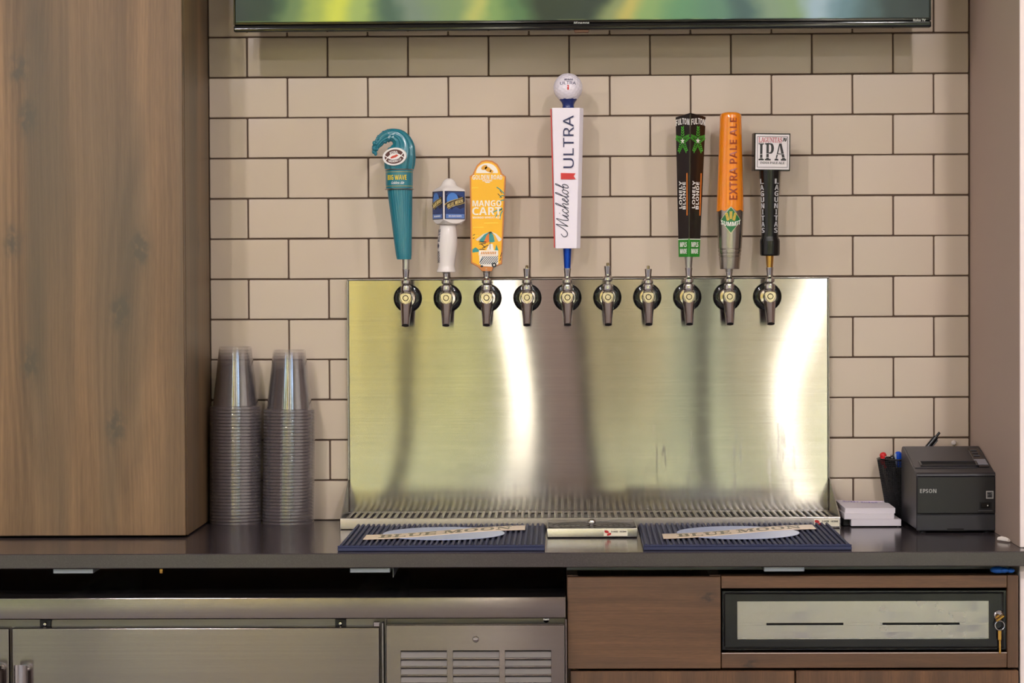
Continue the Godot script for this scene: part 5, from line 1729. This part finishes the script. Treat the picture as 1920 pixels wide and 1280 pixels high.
# ---------------------------------------------------------------- receipt printer
func printer() -> void:
	var t := thing("receipt_printer", "boxy dark grey receipt printer in the corner against the right wall", "printer", Vector3(1.2315, TOP, 0.0))
	var shell := mat(c8(46, 45, 49), 0.4)
	var front := mat(c8(28, 26, 30), 0.34)
	var hw := 0.0708
	var side := Basis(Vector3(0, 0, 1), Vector3(0, 1, 0), Vector3(-1, 0, 0))
	var g := Geo.new()
	g.xf = Transform3D(side, Vector3(hw, 0, 0))
	g.slab(poly([0.092, 0.006, 0.2855, 0.006, 0.2855, 0.1025, 0.283, 0.1068, 0.278, 0.1092, 0.112, 0.1448, 0.1, 0.1445, 0.092, 0.138]), 0.0, hw * 2, 0.0016)
	part("shell", g, shell, t, 30)
	# lid seam: a separate front hood piece on the slope
	var slope := atan2(0.1448 - 0.1092, 0.166)
	var on := func(z: float) -> float: return 0.1092 + (0.278 - z) / 0.166 * 0.0356
	var tilt := Basis.from_euler(Vector3(slope, 0, 0))
	part("lid", turned(Vector3(-0.0125, on.call(0.185) + 0.0006, 0.185), Vector3(0.112, 0.0016, 0.142), Vector3(slope, 0, 0), 0.0006), shell, t)
	part("front_panel", span(Vector3(-hw, 0.0345, 0.2858), Vector3(hw, 0.103, 0.2905), 0.002), front, t)
	part("front_panel", span(Vector3(-hw, 0.004, 0.2858), Vector3(hw, 0.0332, 0.2895), 0.0015), shell, t)
	g = Geo.new()
	g.xf = Transform3D(side, Vector3(hw, 0, 0))
	g.slab(poly([0.2856, 0.1032, 0.2906, 0.1032, 0.290, 0.1062, 0.287, 0.1086, 0.2835, 0.1094]), 0.0, hw * 2, 0.0004)
	part("hood_edge", g, shell, t)
	# paper slot in a raised surround
	var sz := 0.232
	g = Geo.new()
	g.xf = Transform3D(tilt, Vector3(0, on.call(sz) + 0.0018, sz))
	for q in [[0.0, 0.0135, 0.106, 0.004], [0.0, -0.0135, 0.106, 0.004], [-0.051, 0.0, 0.004, 0.031], [0.051, 0.0, 0.004, 0.031]]:
		g.box(Vector3(q[0] - 0.004, 0, q[1]), Vector3(q[2], 0.0036, q[3]), 0.001)
	part("slot_surround", g, front, t)
	part("paper_slot", turned(Vector3(-0.004, on.call(sz) + 0.0008, sz), Vector3(0.0985, 0.0016, 0.0235), Vector3(slope, 0, 0)), M.void, t)
	# button strip
	part("button_strip", turned(Vector3(0.0565, on.call(0.19) + 0.0007, 0.19), Vector3(0.0215, 0.0018, 0.122), Vector3(slope, 0, 0), 0.0006), M.black, t)
	part("grey_label", turned(Vector3(0.0565, on.call(0.222) + 0.0022, 0.222), Vector3(0.0205, 0.0012, 0.034), Vector3(slope, 0, 0), 0.0004), mat(c8(150, 150, 160), 0.4), t)
	for z in [0.145, 0.162, 0.18]:
		part("button", turned(Vector3(0.0555, on.call(z) + 0.0020, z), Vector3(0.0115, 0.0014, 0.0065), Vector3(slope, 0, 0), 0.0005), mat(c8(74, 74, 80), 0.4), t)
	g = Geo.new()
	g.text("EPSON", bold, 0.0296, 0.0072, 0.0005, func(v: Vector3) -> Vector3: return v + Vector3(-0.0500, 0.0762, 0.2903))
	part("lettering", g, mat(c8(164, 162, 160), 0.4), t)
	g = Geo.new()
	var c := Vector3(0.0604, 0.069, 0.2907)
	for q in [[0.0, 0.0062, 0.0132, 0.0016], [0.0, -0.0062, 0.0132, 0.0016], [-0.0058, 0.0, 0.0016, 0.0108], [0.0058, 0.0, 0.0016, 0.0108]]:
		g.box(c + Vector3(q[0], q[1], 0), Vector3(q[2], q[3], 0.0006))
	part("badge_frame", g, mat(c8(170, 166, 162), 0.4), t)
	part("badge_plate", block(c, Vector3(0.0098, 0.0106, 0.0005)), mat(c8(96, 94, 94), 0.4), t)
	g = Geo.new()
	for q in [[-0.001, 0.0025, 0.0062, 0.0018], [0.0005, -0.0002, 0.006, 0.0014], [0.0, -0.0028, 0.0068, 0.002]]:
		g.box(c + Vector3(q[0], q[1], 0.0003), Vector3(q[2], q[3], 0.0004))
	part("badge_mark", g, M.void, t)
	var sw := part("power_switch", span(Vector3(0.042, 0.0435, 0.2902), Vector3(0.064, 0.056, 0.2909)), M.void, t)
	part("rocker", turned(Vector3(0.0525, 0.0497, 0.2912), Vector3(0.0165, 0.0092, 0.0016), Vector3(0.05, 0.08, 0), 0.0006), M.black_gloss, sw)
	part("white_dot", block(Vector3(0.0565, 0.0497, 0.2922), Vector3(0.0018, 0.0022, 0.0006)), mat(c8(220, 220, 220), 0.4), sw)
	part("switch_lip", span(Vector3(0.0395, 0.0393, 0.2902), Vector3(0.0655, 0.0408, 0.2925), 0.0006), mat(c8(84, 82, 84), 0.4), t)
	part("finger_notch", span(Vector3(-0.016, 0.0041, 0.2893), Vector3(0.014, 0.0085, 0.2897)), M.void, t)
	for q in [[-0.058, 0.11], [0.058, 0.11], [-0.058, 0.275], [0.058, 0.275]]:
		g = Geo.new()
		g.lathe([Vector2(0.007, 0.0002), Vector2(0.007, 0.006)], 16, Vector3(q[0], 0, q[1]))
		part("foot", g, M.black_matte, t)

# ---------------------------------------------------------------- pen cup and pens
func pens() -> void:
	var c := Vector3(1.1622, TOP + 0.0002, 0.0465)
	var h := 0.1175
	var r0 := 0.021
	var r1 := 0.0405
	var t := thing("pen_cup", "tapered black wire mesh pen cup behind the left side of the printer", "pen holder", c)
	var g := Geo.new()
	g.lathe([Vector2(r0, 0), Vector2(r0 + 0.001, 0.001), Vector2(r0, 0.0025), Vector2(0, 0.0025)], 40)
	part("base", g, M.black_matte, t)
	g = Geo.new()
	var path := []
	var rr := []
	for i in 49:
		var a := TAU * i / 48
		path.append(Vector3(cos(a) * r1, h, sin(a) * r1)); rr.append(0.0017)
	g.tube(path, rr, 8, false)
	part("rim", g, M.black, t)
	g = Geo.new()
	for i in 60:
		var a := TAU * i / 60
		var d := Vector3(cos(a), 0, sin(a))
		g.tube([d * r0 + Vector3(0, 0.002, 0), d * r1 + Vector3(0, h, 0)], [0.0007, 0.0007], 4, false)
	for j in range(1, 34):
		var f := j / 34.0
		path = []
		rr = []
		for i in 37:
			var a := TAU * i / 36
			path.append(Vector3(cos(a), 0, sin(a)) * lerpf(r0, r1, f) + Vector3(0, h * f, 0)); rr.append(0.0007)
		g.tube(path, rr, 4, false)
	part("wire_mesh", g, M.black_matte, t)
	var words := ["red pen with a rounded red cap in the wire pen cup", "black pen with a chrome tip beside the red pen", "second black pen in the cup, between black and blue pens", "blue capped pen in the wire cup by the printer", "black pen leaning far over behind the printer top"]
	var tones := [c8(208, 34, 38), c8(22, 22, 24), c8(26, 26, 28), c8(22, 74, 190), c8(20, 20, 22)]
	var feet := [Vector3(0.012, 0.006, 0.006), Vector3(0.011, 0.006, 0.010), Vector3(0.008, 0.006, 0.0125), Vector3(0.004, 0.006, -0.004), Vector3(-0.012, 0.056, -0.008)]
	var tips := [Vector3(-0.0325, 0.1300, 0.004), Vector3(-0.0265, 0.1215, 0.0185), Vector3(-0.0165, 0.1250, 0.0225), Vector3(-0.0035, 0.1325, 0.0165), Vector3(0.0792, 0.1665, -0.012)]
	for k in 5:
		var a: Vector3 = feet[k]
		var b: Vector3 = tips[k]
		var d := (b - a).normalized()
		var p := thing("pen", words[k], "pen", c + a, "pens in the wire cup")
		var len := a.distance_to(b)
		g = Geo.new()
		if k == 4:
			g.tube([Vector3.ZERO, d * 0.012, d * (len - 0.012), d * (len - 0.011)], [0.0012, 0.0046, 0.0052, 0.0046], 14)
			part("barrel", g, mat(tones[k], 0.3), p)
			g = Geo.new()
			g.tube([d * (len - 0.011), d * (len - 0.001), d * len], [0.0025, 0.0025, 0.0018], 12)
			part("push_button", g, mat(tones[k], 0.3), p)
			g = Geo.new()
			var o := Vector3(d.y, -d.x, 0).normalized()
			g.tube([d * (len - 0.014) + o * 0.0062, d * (len - 0.05) + o * 0.0066], [0.0014, 0.001], 8)
			part("clip", g, mat(c8(34, 34, 36), 0.3), p)
		else:
			var cap := 0.03 if k in [0, 3] else 0.02
			g.tube([Vector3.ZERO, d * 0.012, d * (len - cap)], [0.0012, 0.0042, 0.0044], 14)
			part("barrel", g, mat(c8(24, 24, 26), 0.3), p)
			g = Geo.new()
			var cr: float = 0.0066 if k in [0, 3] else 0.0052
			g.tube([d * (len - cap), d * (len - 0.007), d * (len - 0.003), d * (len - 0.0008), d * len], [cr * 0.9, cr, cr * 0.9, cr * 0.55, cr * 0.1], 16)
			part("cap", g, mat(tones[k], 0.25), p)
			if k in [1, 2]:
				g = Geo.new()
				g.ball(d * (len + 0.0005), Vector3(1, 1, 1) * 0.0026, 10, 8)
				part("tip", g, M.chrome, p)
			if k == 0:
				g = Geo.new()
				g.ball(d * (len - 0.016) + Vector3(-0.0055, -0.001, 0.004), Vector3(0.0045, 0.0075, 0.005), 12, 8)
				part("clip", g, mat(tones[0], 0.25), p)
			if k == 3:
				g = Geo.new()
				g.tube([d * (len - 0.004) + Vector3(-0.006, 0, 0.004), d * (len - 0.03) + Vector3(-0.006, 0, 0.004)], [0.0022, 0.0016], 8)
				part("clip", g, mat(c8(180, 196, 214), 0.25), p)

func pads() -> void:
	var paper := mat(c8(222, 214, 218), 0.75)
	var words := ["bottom white check pad, pushed out to the right of its pile", "middle white check pad of the pile beside the drip tray", "top white check pad with purple heading, pile beside the drip tray"]
	var at := [Vector3(1.103, TOP + 0.0022, 0.1045), Vector3(1.089, TOP + 0.0146, 0.1035), Vector3(1.0935, TOP + 0.0254, 0.1005)]
	var hts := [0.0122, 0.0106, 0.0096]
	var turns := [0.0, 1.2, -1.0]
	for k in 3:
		var t := thing("check_pad", words[k], "notepad", at[k], "check pads beside the drip tray")
		t.rotation_degrees.y = turns[k]
		var w := 0.0462
		var d := 0.0695
		if k < 2:
			part("paper_block", span(Vector3(-w, 0, -d), Vector3(w, hts[k], d), 0.0005), paper, t)
		else:
			# corner of the top pad curls up on the left
			var rings := []
			for i in 13:
				var f := i / 12.0
				var x := -w + f * 2 * w
				var lift := 0.004 * pow(1.0 - f, 3.0)
				rings.append([Vector3(x, 0.0, -d), Vector3(x, 0, d), Vector3(x, hts[k], d), Vector3(x - (0.006 if i == 0 else 0.0), hts[k] + lift, -d)])
			var g := Geo.new()
			g.loft(rings)
			part("paper_block", g, paper, t, 20)
			g = Geo.new()
			g.xf = Transform3D(Basis(Vector3(1, 0, 0), Vector3(0, 0, -1), Vector3(0, 1, 0)), Vector3(-0.008, hts[k] + 0.0012, -0.036))
			g.text("GUEST CHECK", plain, 0.066, 0.013, 0.0004, func(v: Vector3) -> Vector3: return v + Vector3(0, 0, 0.0038 * pow(1.0 - clampf((v.x - 0.008 + w) / (2.0 * w), 0.0, 1.0), 3.0) * 0.9))
			part("lettering", g, mat(c8(128, 110, 176), 0.6), t)
			part("heading_tape", span(Vector3(-w + 0.002, hts[k] - 0.002, -d - 0.0012), Vector3(w - 0.002, hts[k] + 0.0016, -d + 0.006)), mat(c8(206, 190, 206), 0.6), t)
	var cl := thing("black_clip", "small black binder clip under the left end of the check pads", "clip", Vector3(1.053, TOP + 0.0003, 0.12))
	part("clip_body", span(Vector3(-0.0085, 0, -0.04), Vector3(0.0035, 0.012, 0.03), 0.001), M.black_matte, cl)
	part("clip_base", span(Vector3(0.0038, 0, -0.08), Vector3(0.09, 0.0016, 0.045), 0.0004), M.black_matte, cl)

func oddments() -> void:
	var g := Geo.new()
	g.tube([Vector3(-0.009, 0.004, -0.016), Vector3(-0.004, 0.0048, -0.008), Vector3(0.0015, 0.0045, 0.002), Vector3(0.005, 0.004, 0.012)], [0.0028, 0.0042, 0.0038, 0.0026], 10, true, 1.0, 3, 0.14)
	var o := part("paper_twist", g, mat(c8(226, 216, 206), 0.7), self, 30)
	o.position = Vector3(1.2905, TOP + 0.0002, 0.452)
	tag(o, "small crumpled white paper twist on the worktop by the right wall", "paper scrap")
	g = Geo.new()
	var rng := RandomNumberGenerator.new()
	rng.seed = 8
	g.ball(Vector3(-0.006, 0.0045, 0), Vector3(0.0125, 0.0062, 0.012), 16, 8)
	g.ball(Vector3(0.004, 0.0042, 0.003), Vector3(0.009, 0.0048, 0.01), 14, 8)
	g.ball(Vector3(0.0155, 0.0036, 0.002), Vector3(0.0075, 0.0042, 0.008), 14, 8)
	o = part("blue_rag", g, mat(c8(28, 96, 182), 0.6), self, 50)
	o.position = Vector3(1.262, 0.8752, 0.573)
	tag(o, "small crumpled blue rag tucked under the worktop above the cabinet stile", "rag")
	g = Geo.new()
	g.lathe([Vector2(0.004, -0.011), Vector2(0.0048, -0.009), Vector2(0.0048, -0.004), Vector2(0.0032, -0.0035), Vector2(0.0032, 0)], 6)
	o = part("brass_bolt", g, M.brass, self)
	o.position = Vector3(-0.1585, 0.8888, 0.57)
	tag(o, "small brass bolt under the worktop right of the left bracket", "bolt")
	g = Geo.new()
	g.lathe([Vector2(0.005, 0), Vector2(0.005, 0.003), Vector2(0.003, 0.006), Vector2(0, 0.0066)], 16, Vector3.ZERO, true)
	o = part("cable_clip", g, mat(c8(226, 216, 208), 0.4), self)
	o.position = Vector3(1.2735, 1.0585, 0.0002)
	tag(o, "small white cable clip on the tiles just behind the printer top", "clip")
